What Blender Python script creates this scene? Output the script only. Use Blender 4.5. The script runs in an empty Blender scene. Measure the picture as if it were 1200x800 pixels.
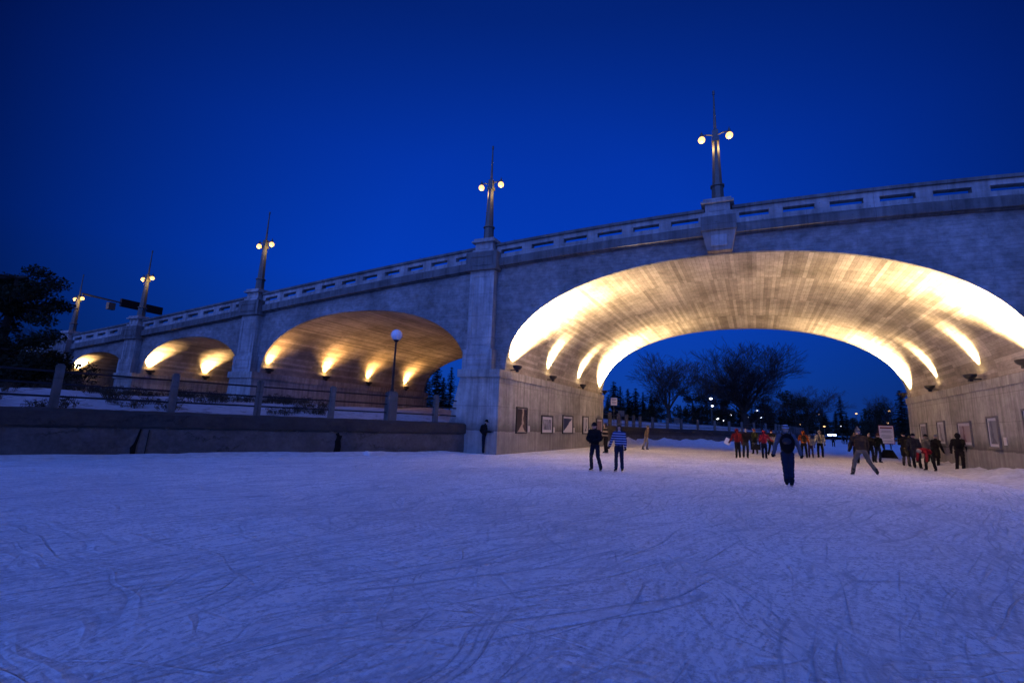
import bpy, bmesh, math, random
import numpy as np
from mathutils import Vector, Matrix, noise

SC = bpy.context.scene
COL = SC.collection
R = math.radians

# ------------------------------------------------------------------ camera
F_PX, PITCH, ROLL, YAW, EYE = 550.0, 0.174376, -0.037873, 0.478713, 1.55

def cam_axes():
    cp, sp = math.cos(PITCH), math.sin(PITCH)
    f = Vector((0, cp, sp)); r = Vector((1, 0, 0)); d = Vector((0, sp, -cp))
    cr, sr = math.cos(ROLL), math.sin(ROLL)
    r2 = r * cr + d * sr; d2 = -sr * r + cr * d
    Z = Matrix.Rotation(YAW, 3, 'Z')
    return Z @ r2, Z @ d2, Z @ f

AX_R, AX_D, AX_F = cam_axes()
cam = bpy.data.cameras.new('camera'); cam_o = bpy.data.objects.new('camera', cam); COL.objects.link(cam_o)
cam.sensor_fit = 'HORIZONTAL'; cam.sensor_width = 36; cam.lens = 36 * F_PX / 1200
cam.clip_start = 0.05; cam.clip_end = 5000
M = Matrix((AX_R, -AX_D, -AX_F)).transposed().to_4x4()
M.translation = (0, 0, EYE); cam_o.matrix_world = M
SC.camera = cam_o

def ray(px, py):
    return AX_R * (px - 600) + AX_D * (py - 400) + AX_F * F_PX

def on_ground(px, py, z=0.0):
    v = ray(px, py); t = (z - EYE) / v.z
    return Vector((v.x * t, v.y * t, z))

def at_dist(px, py, D):
    v = ray(px, py); t = D / math.hypot(v.x, v.y)
    return Vector((v.x * t, v.y * t, EYE + v.z * t))

# ------------------------------------------------------------------ helpers
def tag(o, label=None, cat=None, group=None, kind=None):
    if label: o['label'] = label
    if cat: o['category'] = cat
    if group: o['group'] = group
    if kind: o['kind'] = kind
    return o

def empty(name, loc=(0, 0, 0), rz=0.0):
    o = bpy.data.objects.new(name, None); COL.objects.link(o)
    o.location = loc; o.rotation_euler = (0, 0, rz); o.empty_display_size = .2
    return o

def link_mesh(name, me, mat=None, parent=None):
    o = bpy.data.objects.new(name, me); COL.objects.link(o)
    if mat is not None and len(me.materials) == 0: me.materials.append(mat)
    if parent is not None: o.parent = parent
    return o

class MB:
    """collects shapes and links them as one mesh object"""
    def __init__(s): s.v = []; s.f = []; s.uv = None
    def add(s, vs, fs):
        n = len(s.v); s.v += [tuple(p) for p in vs]; s.f += [tuple(i + n for i in f) for f in fs]
    def box(s, x0, x1, y0, y1, z0, z1, T=None):
        vs = [(x0,y0,z0),(x1,y0,z0),(x1,y1,z0),(x0,y1,z0),(x0,y0,z1),(x1,y0,z1),(x1,y1,z1),(x0,y1,z1)]
        if T: vs = [T(*p) for p in vs]
        s.add(vs, [(0,3,2,1),(4,5,6,7),(0,1,5,4),(1,2,6,5),(2,3,7,6),(3,0,4,7)])
    def tube(s, pts, rad, n=8, cap=True):
        pts = [Vector(p) for p in pts]
        if not hasattr(rad, '__len__'): rad = [rad] * len(pts)
        rings = []; base = len(s.v)
        up = None
        for i, p in enumerate(pts):
            t = (pts[min(i+1, len(pts)-1)] - pts[max(i-1, 0)])
            if t.length < 1e-9: t = Vector((0,0,1))
            t.normalize()
            if up is None:
                up = Vector((1,0,0)) if abs(t.x) < .9 else Vector((0,1,0))
            a = (up - t * up.dot(t))
            if a.length < 1e-6: a = t.orthogonal()
            a.normalize(); b = t.cross(a); up = a
            for k in range(n):
                q = 2*math.pi*(k+.5)/n
                s.v.append(tuple(p + (a*math.cos(q) + b*math.sin(q))*rad[i]))
        for i in range(len(pts)-1):
            for k in range(n):
                k2 = (k+1) % n
                s.f.append((base+i*n+k, base+i*n+k2, base+(i+1)*n+k2, base+(i+1)*n+k))
        if cap:
            s.f.append(tuple(base+k for k in reversed(range(n))))
            s.f.append(tuple(base+(len(pts)-1)*n+k for k in range(n)))
    def ball(s, c, r, nu=16, nv=10, sc=(1,1,1), rot=None, vmin=-90, vmax=90):
        c = Vector(c); base = len(s.v)
        for j in range(nv+1):
            ph = R(vmin + (vmax-vmin)*j/nv)
            for i in range(nu):
                th = 2*math.pi*i/nu
                p = Vector((math.cos(ph)*math.cos(th)*sc[0], math.cos(ph)*math.sin(th)*sc[1], math.sin(ph)*sc[2]))*r
                if rot: p = rot @ p
                s.v.append(tuple(c+p))
        for j in range(nv):
            for i in range(nu):
                i2 = (i+1) % nu
                s.f.append((base+j*nu+i, base+j*nu+i2, base+(j+1)*nu+i2, base+(j+1)*nu+i))
    def lathe(s, prof, c=(0,0,0), n=16, rot=0):
        base = len(s.v)
        for r, z in prof:
            for i in range(n):
                th = 2*math.pi*i/n + rot
                s.v.append((c[0]+r*math.cos(th), c[1]+r*math.sin(th), c[2]+z))
        for j in range(len(prof)-1):
            for i in range(n):
                i2 = (i+1) % n
                s.f.append((base+j*n+i, base+j*n+i2, base+(j+1)*n+i2, base+(j+1)*n+i))
        s.f.append(tuple(base+i for i in reversed(range(n))))
        s.f.append(tuple(base+(len(prof)-1)*n+i for i in range(n)))
    def mesh(s, name, smooth=False, merge=False):
        me = bpy.data.meshes.new(name); me.from_pydata(s.v, [], s.f)
        if merge:
            bm = bmesh.new(); bm.from_mesh(me); bmesh.ops.remove_doubles(bm, verts=bm.verts, dist=1e-5)
            bmesh.ops.recalc_face_normals(bm, faces=bm.faces); bm.to_mesh(me); bm.free()
        if smooth: me.shade_smooth()
        me.update(); return me
    def build(s, name, mat, parent=None, smooth=False, merge=False):
        return link_mesh(name, s.mesh(name, smooth, merge), mat, parent)

# ------------------------------------------------------------------ materials
class NT:
    def __init__(s, name):
        s.m = bpy.data.materials.new(name); s.m.use_nodes = True
        s.t = s.m.node_tree; s.t.nodes.clear()
        s.out = s.t.nodes.new('ShaderNodeOutputMaterial')
        s.b = s.t.nodes.new('ShaderNodeBsdfPrincipled')
        s.t.links.new(s.b.outputs[0], s.out.inputs[0])
    def n(s, typ, **kw):
        nd = s.t.nodes.new('ShaderNode' + typ)
        for k, v in kw.items():
            if k.startswith('i_'):
                key = k[2:]; key = int(key) if key.isdigit() else key.replace('_', ' ')
                s.set(nd.inputs[key], v)
            else: setattr(nd, k, v)
        return nd
    def set(s, inp, v):
        if isinstance(v, bpy.types.NodeSocket): s.t.links.new(v, inp)
        elif isinstance(v, bpy.types.Node): s.t.links.new(v.outputs[0], inp)
        else: inp.default_value = v
    def math(s, op, a, b=0.0, c=None, clamp=False):
        nd = s.t.nodes.new('ShaderNodeMath'); nd.operation = op; nd.use_clamp = clamp
        s.set(nd.inputs[0], a); s.set(nd.inputs[1], b)
        if c is not None: s.set(nd.inputs[2], c)
        return nd.outputs[0]
    def mix(s, fac, a, b, mode='MIX'):
        nd = s.t.nodes.new('ShaderNodeMix'); nd.data_type = 'RGBA'; nd.blend_type = mode
        s.set(nd.inputs[0], fac); s.set(nd.inputs[6], a); s.set(nd.inputs[7], b)
        return nd.outputs[2]
    def ramp(s, fac, stops, interp='LINEAR'):
        nd = s.t.nodes.new('ShaderNodeValToRGB'); s.set(nd.inputs[0], fac)
        cr = nd.color_ramp; cr.interpolation = interp
        while len(cr.elements) < len(stops): cr.elements.new(.5)
        for e, (p, c) in zip(cr.elements, stops):
            e.position = p
            e.color = (c, c, c, 1) if not hasattr(c, '__len__') else (*c, 1)
        return nd.outputs[0]
    def noise(s, vec, scale, detail=4, rough=.55, dist=0.0):
        nd = s.n('TexNoise', i_Scale=scale, i_Detail=detail, i_Roughness=rough, i_Distortion=dist)
        if vec is not None: s.set(nd.inputs['Vector'], vec)
        return nd.outputs[0]
    def mapv(s, vec, scale=(1,1,1), rot=(0,0,0), loc=(0,0,0)):
        nd = s.n('Mapping'); s.set(nd.inputs[0], vec)
        nd.inputs['Scale'].default_value = scale; nd.inputs['Rotation'].default_value = rot; nd.inputs['Location'].default_value = loc
        return nd.outputs[0]
    def pos(s): return s.n('NewGeometry').outputs['Position']
    def obj(s): return s.n('TexCoord').outputs['Object']
    def bump(s, h, strength=.5, dist=.02, normal=None):
        nd = s.n('Bump', i_Strength=strength, i_Distance=dist, i_Height=h)
        if normal is not None: s.set(nd.inputs['Normal'], normal)
        return nd.outputs[0]
    def done(s, color=None, rough=.8, normal=None, metal=0.0, spec=.3):
        if color is not None: s.set(s.b.inputs['Base Color'], color)
        s.set(s.b.inputs['Roughness'], rough); s.set(s.b.inputs['Metallic'], metal)
        s.set(s.b.inputs['Specular IOR Level'], spec)
        if normal is not None: s.set(s.b.inputs['Normal'], normal)
        return s.m

def c4(c): return (*c, 1)

def mat_plain(name, c, rough=.7, metal=0.0, var=.25, scale=12, spec=.3, bump=0.0):
    k = NT(name); nz = k.noise(k.obj(), scale, 4)
    f = k.ramp(nz, [(.25, 1-var), (.75, 1+var*.6)])
    col = k.mix(1.0, c4(c), f, 'MULTIPLY')
    nm = k.bump(nz, bump, .02) if bump else None
    return k.done(col, rough, nm, metal, spec)

def mat_emit(name, c, s, sampled=True):
    k = NT(name)
    k.b.inputs['Base Color'].default_value = c4(c); k.b.inputs['Emission Color'].default_value = c4(c)
    k.b.inputs['Emission Strength'].default_value = s
    if not sampled: k.m.cycles.emission_sampling = 'NONE'
    return k.m

def wall_vec(k):
    """(along the wall, height) from world position whichever way the wall faces"""
    g = k.n('NewGeometry'); sp = k.n('SeparateXYZ', i_0=g.outputs['Position']); sn = k.n('SeparateXYZ', i_0=g.outputs['Normal'])
    side = k.math('GREATER_THAN', k.math('ABSOLUTE', sn.outputs[0]), .7)
    a = k.math('ADD', k.math('MULTIPLY', sp.outputs[0], k.math('SUBTRACT', 1.0, side)), k.math('MULTIPLY', sp.outputs[1], side))
    cv = k.n('CombineXYZ'); k.set(cv.inputs[0], a); k.set(cv.inputs[1], sp.outputs[2])
    return cv.outputs[0], sp, g

def mat_boards(name, c1, c2, blotch=1.0, row=.16, length=3.7, vec=None, pit=.55, use_uv=False, joint=.006, bumps=.5, offset=.37):
    k = NT(name)
    if use_uv:
        uv = k.n('UVMap'); sx = k.n('SeparateXYZ', i_0=uv.outputs[0])
        cv = k.n('CombineXYZ'); k.set(cv.inputs[0], sx.outputs[1]); k.set(cv.inputs[1], sx.outputs[0]); v = cv.outputs[0]
    else:
        v, _, _ = wall_vec(k)
    wob = k.noise(v, .8, 3); wv = k.n('VectorMath', operation='ADD'); k.set(wv.inputs[0], v)
    w2 = k.n('CombineXYZ'); k.set(w2.inputs[1], k.math('MULTIPLY', k.math('SUBTRACT', wob, .5), .03)); k.set(wv.inputs[1], w2.outputs[0])
    br = k.n('TexBrick', offset=offset, offset_frequency=2, squash=1.0)
    k.set(br.inputs['Vector'], wv.outputs[0])
    br.inputs['Color1'].default_value = c4(c1); br.inputs['Color2'].default_value = c4(c2)
    br.inputs['Mortar'].default_value = c4(tuple(x*.66 for x in c1))
    br.inputs['Scale'].default_value = 1; br.inputs['Mortar Size'].default_value = joint; br.inputs['Mortar Smooth'].default_value = .5
    br.inputs['Brick Width'].default_value = length; br.inputs['Row Height'].default_value = row
    # grain running along the boards, blotches, and dark pits
    med = k.noise(v, 2.6, 7, .72)
    grain = k.noise(k.mapv(v, (1.2, 16, 1)), 1.6, 6, .6)
    blot = k.noise(v, .45, 5, .6)
    pits = k.noise(k.mapv(v, (2.2, 9, 1)), 2.4, 3, .7)
    pm = k.ramp(pits, [(.62, 0.0), (.70, 1.0)])
    gate = k.ramp(k.noise(v, .35, 3, .5), [(.42, 0.0), (.6, 1.0)])
    pm = k.math('MULTIPLY', pm, k.math('ADD', .25, k.math('MULTIPLY', gate, .75)))
    col = k.mix(1.0, br.outputs[0], k.ramp(grain, [(.25, .78), (.75, 1.16)]), 'MULTIPLY')
    col = k.mix(1.0, col, k.ramp(blot, [(.32, .60), (.68, 1.22)]), 'MULTIPLY')
    col = k.mix(1.0, col, k.ramp(med, [(.34, 1 - .36*blotch), (.64, 1 + .2*blotch)]), 'MULTIPLY')
    col = k.mix(k.math('MULTIPLY', pm, pit), col, c4(tuple(x*.28 for x in c1)))
    h = k.math('SUBTRACT', k.math('ADD', k.math('MULTIPLY', grain, .5), k.math('MULTIPLY', br.outputs[1], -.7)), k.math('MULTIPLY', pm, .8))
    return k.done(col, .92, k.bump(h, bumps, .02), 0, .15)

def mat_pier(name, c, waterline=True):
    k = NT(name); v, sp, g = wall_vec(k)
    big = k.noise(v, .35, 5, .6); med = k.noise(v, 2.2, 6, .65)
    streak = k.noise(k.mapv(v, (3.5, .25, 1)), 1.0, 5, .6)
    pits = k.ramp(k.noise(v, 9, 2, .5), [(.66, 0.0), (.74, 1.0)])
    boards = k.n('TexBrick', offset=0.0); k.set(boards.inputs['Vector'], v)
    for nm, val in (('Scale', 1), ('Mortar Size', .012), ('Mortar Smooth', .4), ('Brick Width', 2.44), ('Row Height', 1.22)): boards.inputs[nm].default_value = val
    boards.inputs['Color1'].default_value = (1,1,1,1); boards.inputs['Color2'].default_value = (.86,.86,.86,1); boards.inputs['Mortar'].default_value = (.55,.55,.55,1)
    col = k.mix(1.0, c4(c), boards.outputs[0], 'MULTIPLY')
    col = k.mix(1.0, col, k.ramp(big, [(.3, .62), (.7, 1.2)]), 'MULTIPLY')
    col = k.mix(1.0, col, k.ramp(med, [(.3, .78), (.7, 1.15)]), 'MULTIPLY')
    col = k.mix(1.0, col, k.ramp(streak, [(.32, .62), (.6, 1.1)]), 'MULTIPLY')
    col = k.mix(k.math('MULTIPLY', pits, .6), col, c4(tuple(x*.25 for x in c)))
    if waterline:
        z = k.math('ADD', sp.outputs[2], k.math('MULTIPLY', k.math('SUBTRACT', med, .5), .25))
        band = k.math('MULTIPLY', k.ramp(k.math('DIVIDE', z, 4.0), [(.28, 0.0), (.295, 1.0), (.36, .75), (.48, 0.0)]), .72)
        low = k.ramp(k.math('DIVIDE', z, 4.0), [(.27, 1.0), (.30, 0.0)])
        col = k.mix(k.math('MULTIPLY', low, .45), col, (.14,.125,.12,1))
        col = k.mix(band, col, (.045,.042,.04,1))
    h = k.math('ADD', k.math('MULTIPLY', med, .6), k.math('MULTIPLY', pits, -.7))
    return k.done(col, .93, k.bump(h, .45, .03), 0, .15)

def mat_old_wall(name):
    k = NT(name); v, sp, g = wall_vec(k)
    med = k.noise(v, 1.4, 7, .65); fine = k.noise(v, 9, 5, .6)
    dv = k.n('VectorMath', operation='ADD'); k.set(dv.inputs[0], k.mapv(v, (.28, 1.1, 1)))
    nz = k.n('TexNoise', i_Scale=1.6, i_Detail=6.0, i_Roughness=.7); k.set(nz.inputs['Vector'], v)
    sc = k.n('VectorMath', operation='SCALE'); k.set(sc.inputs[0], nz.outputs['Color']); sc.inputs['Scale'].default_value = .9
    k.set(dv.inputs[1], sc.outputs[0])
    vo = k.n('TexVoronoi', feature='DISTANCE_TO_EDGE', i_Scale=1.0); k.set(vo.inputs['Vector'], dv.outputs[0])
    crack = k.ramp(vo.outputs['Distance'], [(.0, 1.0), (.018, 0.0)])
    crack = k.math('MULTIPLY', crack, k.ramp(k.noise(v, .5, 2), [(.45, 0.0), (.6, 1.0)]))
    col = k.mix(k.ramp(med, [(.3, 0.0), (.7, 1.0)]), (.07,.062,.057,1), (.14,.128,.118,1))
    col = k.mix(1.0, col, k.ramp(fine, [(.3, .8), (.7, 1.15)]), 'MULTIPLY')
    rough_top = k.ramp(k.math('DIVIDE', sp.outputs[2], 2.0), [(.44, 0.0), (.5, 1.0)])
    col = k.mix(k.math('MULTIPLY', rough_top, .62), col, (.026,.023,.021,1))
    col = k.mix(k.math('MULTIPLY', crack, .85), col, (.025,.022,.02,1))
    h = k.math('ADD', med, k.math('ADD', k.math('MULTIPLY', fine, .35), k.math('MULTIPLY', crack, -.8)))
    return k.done(col, .95, k.bump(h, .6, .05), 0, .12)

def mat_ice(name):
    k = NT(name); p = k.pos()
    def aniso(vec, theta, along, across, loc=0.0):
        nd = k.n('Mapping', vector_type='TEXTURE'); k.set(nd.inputs[0], vec)
        nd.inputs['Scale'].default_value = (1/along, 1/across, 1); nd.inputs['Rotation'].default_value = (0, 0, R(theta)); nd.inputs['Location'].default_value = (loc, loc*.7, 0)
        return nd.outputs[0]
    def warped(scale, amt):
        wn_ = k.n('TexNoise', i_Scale=scale, i_Detail=2.0); k.set(wn_.inputs['Vector'], p)
        ws = k.n('VectorMath', operation='SCALE'); k.set(ws.inputs[0], wn_.outputs['Color']); ws.inputs['Scale'].default_value = amt
        wv = k.n('VectorMath', operation='ADD'); k.set(wv.inputs[0], p); k.set(wv.inputs[1], ws.outputs[0]); return wv.outputs[0]
    w1 = warped(.16, 1.5); w2 = warped(.5, 1.1)
    heights = None; ridges = None
    # skate cuts: thin contour lines of long stretched noise in several directions
    for ang, al, ac, width, w, src in ((64, .10, 1.5, .013, 1.0, w1), (78, .07, 2.2, .015, .9, w1), (52, .12, 1.1, .010, .9, w1), (92, .10, 1.9, .014, .8, w1), (104, .22, .8, .008, .8, w2), (22, .16, .9, .008, .6, w2), (-12, .14, 1.2, .010, .6, w2), (70, .35, 6.5, .05, .7, w1), (96, .3, 5.6, .045, .7, w2), (40, .4, 4.6, .038, .6, w2), (118, .5, 4.2, .034, .6, w2), (0, .45, 4.0, .034, .5, w2)):
        n1 = k.noise(aniso(src, ang, al, ac, ang*1.7), 1.0, 1.0, .3)
        ln = k.math('ABSOLUTE', k.math('SUBTRACT', n1, .5))
        l = k.math('SUBTRACT', 1.0, k.math('DIVIDE', ln, width, clamp=True))
        gate = k.ramp(k.noise(aniso(p, ang, .5, 1.0, ang*3.1), .6, 2), [(.44, 0.0), (.58, 1.0)])
        l = k.math('MULTIPLY', k.math('MULTIPLY', l, gate), w)
        heights = l if heights is None else k.math('MAXIMUM', heights, l)
        l2 = k.math('SUBTRACT', 1.0, k.math('DIVIDE', k.math('ABSOLUTE', k.math('SUBTRACT', n1, .5 + 2.0*width)), width, clamp=True)); l2 = k.math('MULTIPLY', l2, gate)
        ridges = l2 if ridges is None else k.math('MAXIMUM', ridges, l2)
    s1 = k.noise(aniso(w1, 72, 2.6, 15), 1.0, 4, .75); s2 = k.noise(aniso(w1, 97, 3.5, 20), 1.0, 3, .75); s3 = k.noise(aniso(w2, 10, 2.5, 12), 1.0, 4, .75)
    grit = k.noise(p, 16, 6, .82); crumbs = k.ramp(k.noise(p, 22, 4, .7), [(.56, 0.0), (.70, 1.0)])
    patch = k.noise(p, .22, 5, .62)
    bare = k.ramp(patch, [(.38, 1.0), (.58, 0.0)])
    col = k.mix(k.math('MULTIPLY', bare, .75), (.95,.95,.96,1), (.78,.80,.85,1))
    col = k.mix(1.0, col, k.ramp(s1, [(.36, .80), (.58, 1.12)]), 'MULTIPLY')
    col = k.mix(1.0, col, k.ramp(s2, [(.36, .88), (.60, 1.10)]), 'MULTIPLY')
    col = k.mix(1.0, col, k.ramp(grit, [(.38, .66), (.56, 1.2)]), 'MULTIPLY')
    col = k.mix(k.math('MULTIPLY', ridges, .9, clamp=True), col, (.97,.97,.98,1))
    col = k.mix(k.math('MULTIPLY', heights, .8, clamp=True), col, (.46,.49,.55,1))
    dirt = k.ramp(k.noise(p, .9, 6, .75), [(.64, 0.0), (.76, 1.0)])
    col = k.mix(k.math('MULTIPLY', dirt, .4), col, (.45,.36,.27,1))
    h = k.math('ADD', k.math('MULTIPLY', s1, .8), k.math('MULTIPLY', s2, .4))
    h = k.math('ADD', h, k.math('MULTIPLY', s3, .45))
    h = k.math('ADD', h, k.math('MULTIPLY', grit, .8))
    h = k.math('ADD', h, k.math('MULTIPLY', crumbs, .4))
    h = k.math('ADD', k.math('SUBTRACT', h, k.math('MULTIPLY', heights, .9)), k.math('MULTIPLY', ridges, .6))
    rough = k.ramp(patch, [(.38, .55), (.6, .85)])
    return k.done(col, rough, k.bump(h, 1.0, .035), 0, .25)

def mat_snow(name, c=(.42,.41,.42)):
    k = NT(name); p = k.pos()
    a = k.noise(p, 2.2, 6, .65); b = k.noise(p, 14, 5, .7)
    col = k.mix(1.0, c4(c), k.ramp(a, [(.3, .72), (.65, 1.05)]), 'MULTIPLY')
    grass = k.ramp(k.noise(p, 1.6, 7, .78), [(.54, 0.0), (.64, 1.0)])
    col = k.mix(k.math('MULTIPLY', grass, .8), col, (.07,.06,.045,1))
    h = k.math('ADD', a, k.math('MULTIPLY', b, .3))
    return k.done(col, .85, k.bump(h, .8, .09), 0, .2)

def mat_bank(name):
    k = NT(name); p = k.pos()
    a = k.noise(p, 3.5, 6, .7); b = k.noise(p, 18, 5, .7)
    col = k.mix(1.0, (.78,.78,.80,1), k.ramp(a, [(.3, .66), (.65, 1.05)]), 'MULTIPLY')
    h = k.math('ADD', a, k.math('MULTIPLY', b, .4))
    return k.done(col, .85, k.bump(h, .9, .09), 0, .2)

M_FACE = mat_boards('concrete_face', (.25,.25,.25), (.275,.272,.268), row=.17, length=4.2, pit=.45)
M_VAULT = mat_boards('concrete_vault', (.30,.262,.21), (.56,.50,.41), blotch=.6, row=.19, length=4.6, use_uv=True, pit=.75, joint=.004, bumps=.7, offset=0.0)
M_PIER = mat_pier('concrete_pier', (.40,.385,.355))
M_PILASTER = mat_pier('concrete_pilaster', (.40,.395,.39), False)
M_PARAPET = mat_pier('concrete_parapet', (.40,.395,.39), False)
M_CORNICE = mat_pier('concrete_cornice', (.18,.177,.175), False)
M_RUST = mat_pier('concrete_stained', (.36,.30,.26), False)
M_ASPHALT = mat_plain('asphalt', (.05,.05,.05), .9)
M_OLDWALL = mat_old_wall('old_canal_wall')
M_POST = mat_pier('concrete_post', (.14,.136,.13), False)
M_ICE = mat_ice('scratched_ice')
M_SNOW = mat_snow('snow_ground')
M_BANK = mat_bank('ploughed_snow')
M_STEEL = mat_plain('grey_painted_steel', (.10,.11,.105), .45, .3)
M_BLACK = mat_plain('black_metal', (.02,.02,.022), .5, .3)
M_BRONZE = mat_plain('dark_bronze', (.05,.045,.04), .5, .5)
M_RAIL = mat_plain('dark_rail', (.025,.025,.03), .5, .4)
M_BARK = mat_plain('bark', (.055,.045,.038), .95, 0, .4, 20, .1, .4)
M_TWIG = mat_plain('twigs', (.06,.048,.042), .95, 0, .3, 8, .1)
M_NEEDLE = mat_plain('needles', (.022,.032,.020), .9, 0, .5, 1.5, .1)
M_DARKLEAF = mat_plain('dark_foliage', (.03,.035,.022), .9, 0, .5, 1.5, .1)
M_STALK = mat_plain('dry_stalks', (.07,.055,.04), .95, 0, .4, 20, .1)
M_GLOBE_LIT = mat_emit('lit_globe', (1, .52, .13), 2.7)
M_GLOBE_OFF = mat_plain('white_globe_glass', (.75,.74,.78), .25, 0, .05, 3, .5)
M_FLOOD = mat_emit('flood_lens', (1, .72, .38), 30)
M_FARLAMP = mat_emit('distant_white_lamp', (.82, .85, 1.0), 3.5, False)
M_FARORANGE = mat_emit('distant_orange_lamp', (1, .55, .2), 2.5, False)
M_STAND = mat_plain('matt_black_stand', (.006,.006,.007), .9, 0, .2, 6, .05)
M_CRACK = mat_plain('deep_stain', (.012,.011,.010), 1.0, 0, .4, 6, .05)
M_FRAME = mat_plain('black_frame', (.02,.017,.016), .45)
M_GREYFRAME = mat_plain('grey_frame', (.13,.12,.115), .5)
M_MATBOARD = mat_plain('mat_board', (.62,.60,.58), .8, 0, .08)
M_PLATE = mat_plain('caption_plate', (.58,.54,.48), .7, 0, .1)
M_SIGNWHITE = mat_plain('white_sign_face', (.72,.68,.64), .6, 0, .08)
M_SIGNRED = mat_plain('dark_red_paint', (.20,.05,.05), .6)
M_SIGNGREY = mat_plain('grey_lettering', (.30,.28,.27), .7)

# ------------------------------------------------------------------ people
def remesh(mb, voxel, smooth=3, wrinkle=0.0, seed=0):
    me = mb.mesh('tmp'); o = bpy.data.objects.new('tmp', me); COL.objects.link(o)
    m = o.modifiers.new('r', 'REMESH'); m.mode = 'VOXEL'; m.voxel_size = voxel; m.use_smooth_shade = True
    s = o.modifiers.new('s', 'SMOOTH'); s.factor = .5; s.iterations = smooth
    dg = bpy.context.evaluated_depsgraph_get()
    out = bpy.data.meshes.new_from_object(o.evaluated_get(dg))
    bpy.data.objects.remove(o); bpy.data.meshes.remove(me)
    if wrinkle:
        n = len(out.vertices)
        co = [v.co.copy() for v in out.vertices]; no = [v.normal.copy() for v in out.vertices]
        for i in range(n):
            c = co[i]
            q = Vector((c.x*7 + seed*3.1, c.y*7, c.z*17))
            a = noise.noise(q) + .6*noise.noise(q*2.1)
            out.vertices[i].co = c + no[i]*(a*wrinkle)
    out.shade_smooth()
    return out

def capsule(mb, a, b, ra, rb, n=10):
    a = Vector(a); b = Vector(b); d = b - a
    if d.length < 1e-6: d = Vector((0,0,1e-4))
    t = d.normalized(); pts = []; rad = []
    for q in (88, 60, 30):
        pts.append(a - t*ra*math.sin(R(q))); rad.append(ra*math.cos(R(q)))
    pts.append(a); rad.append(ra); pts.append((a+b)/2); rad.append((ra+rb)/2); pts.append(b); rad.append(rb)
    for q in (30, 60, 88):
        pts.append(b + t*rb*math.sin(R(q))); rad.append(rb*math.cos(R(q)))
    mb.tube(pts, rad, n)

def nrm(v): return Vector(v).normalized()

CLOTH = {}
def cloth(name, c, stripes=None):
    if name in CLOTH: return CLOTH[name]
    c = tuple(x*.43 for x in c)
    k = NT('cloth_' + name); o = k.obj()
    nz = k.noise(o, 60, 3); bg = k.noise(o, 6, 4)
    col = k.mix(1.0, c4(c), k.ramp(bg, [(.3, .72), (.7, 1.2)]), 'MULTIPLY')
    if stripes:
        z = k.n('SeparateXYZ', i_0=o).outputs[2]
        f = k.math('FRACT', k.math('MULTIPLY', z, stripes[1]))
        col = k.mix(k.ramp(f, [(.50, 0.0), (.56, 1.0), (.80, 1.0), (.86, 0.0)]), col, c4(stripes[0]))
    CLOTH[name] = k.done(col, .9, k.bump(nz, .25, .005), 0, .15); return CLOTH[name]

SKIN = mat_plain('skin', (.42,.27,.20), .6, 0, .1, 20)
M_HAIR = mat_plain('dark_hair', (.025,.018,.014), .7, 0, .4, 30)
M_GREYHAIR = mat_plain('grey_hair', (.30,.29,.28), .7, 0, .3, 30)
M_BLADE = mat_plain('skate_blade', (.45,.45,.47), .3, .9)
M_EYE = mat_plain('eye', (.03,.025,.02), .3)
M_LIP = mat_plain('lip', (.25,.11,.09), .6)

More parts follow.
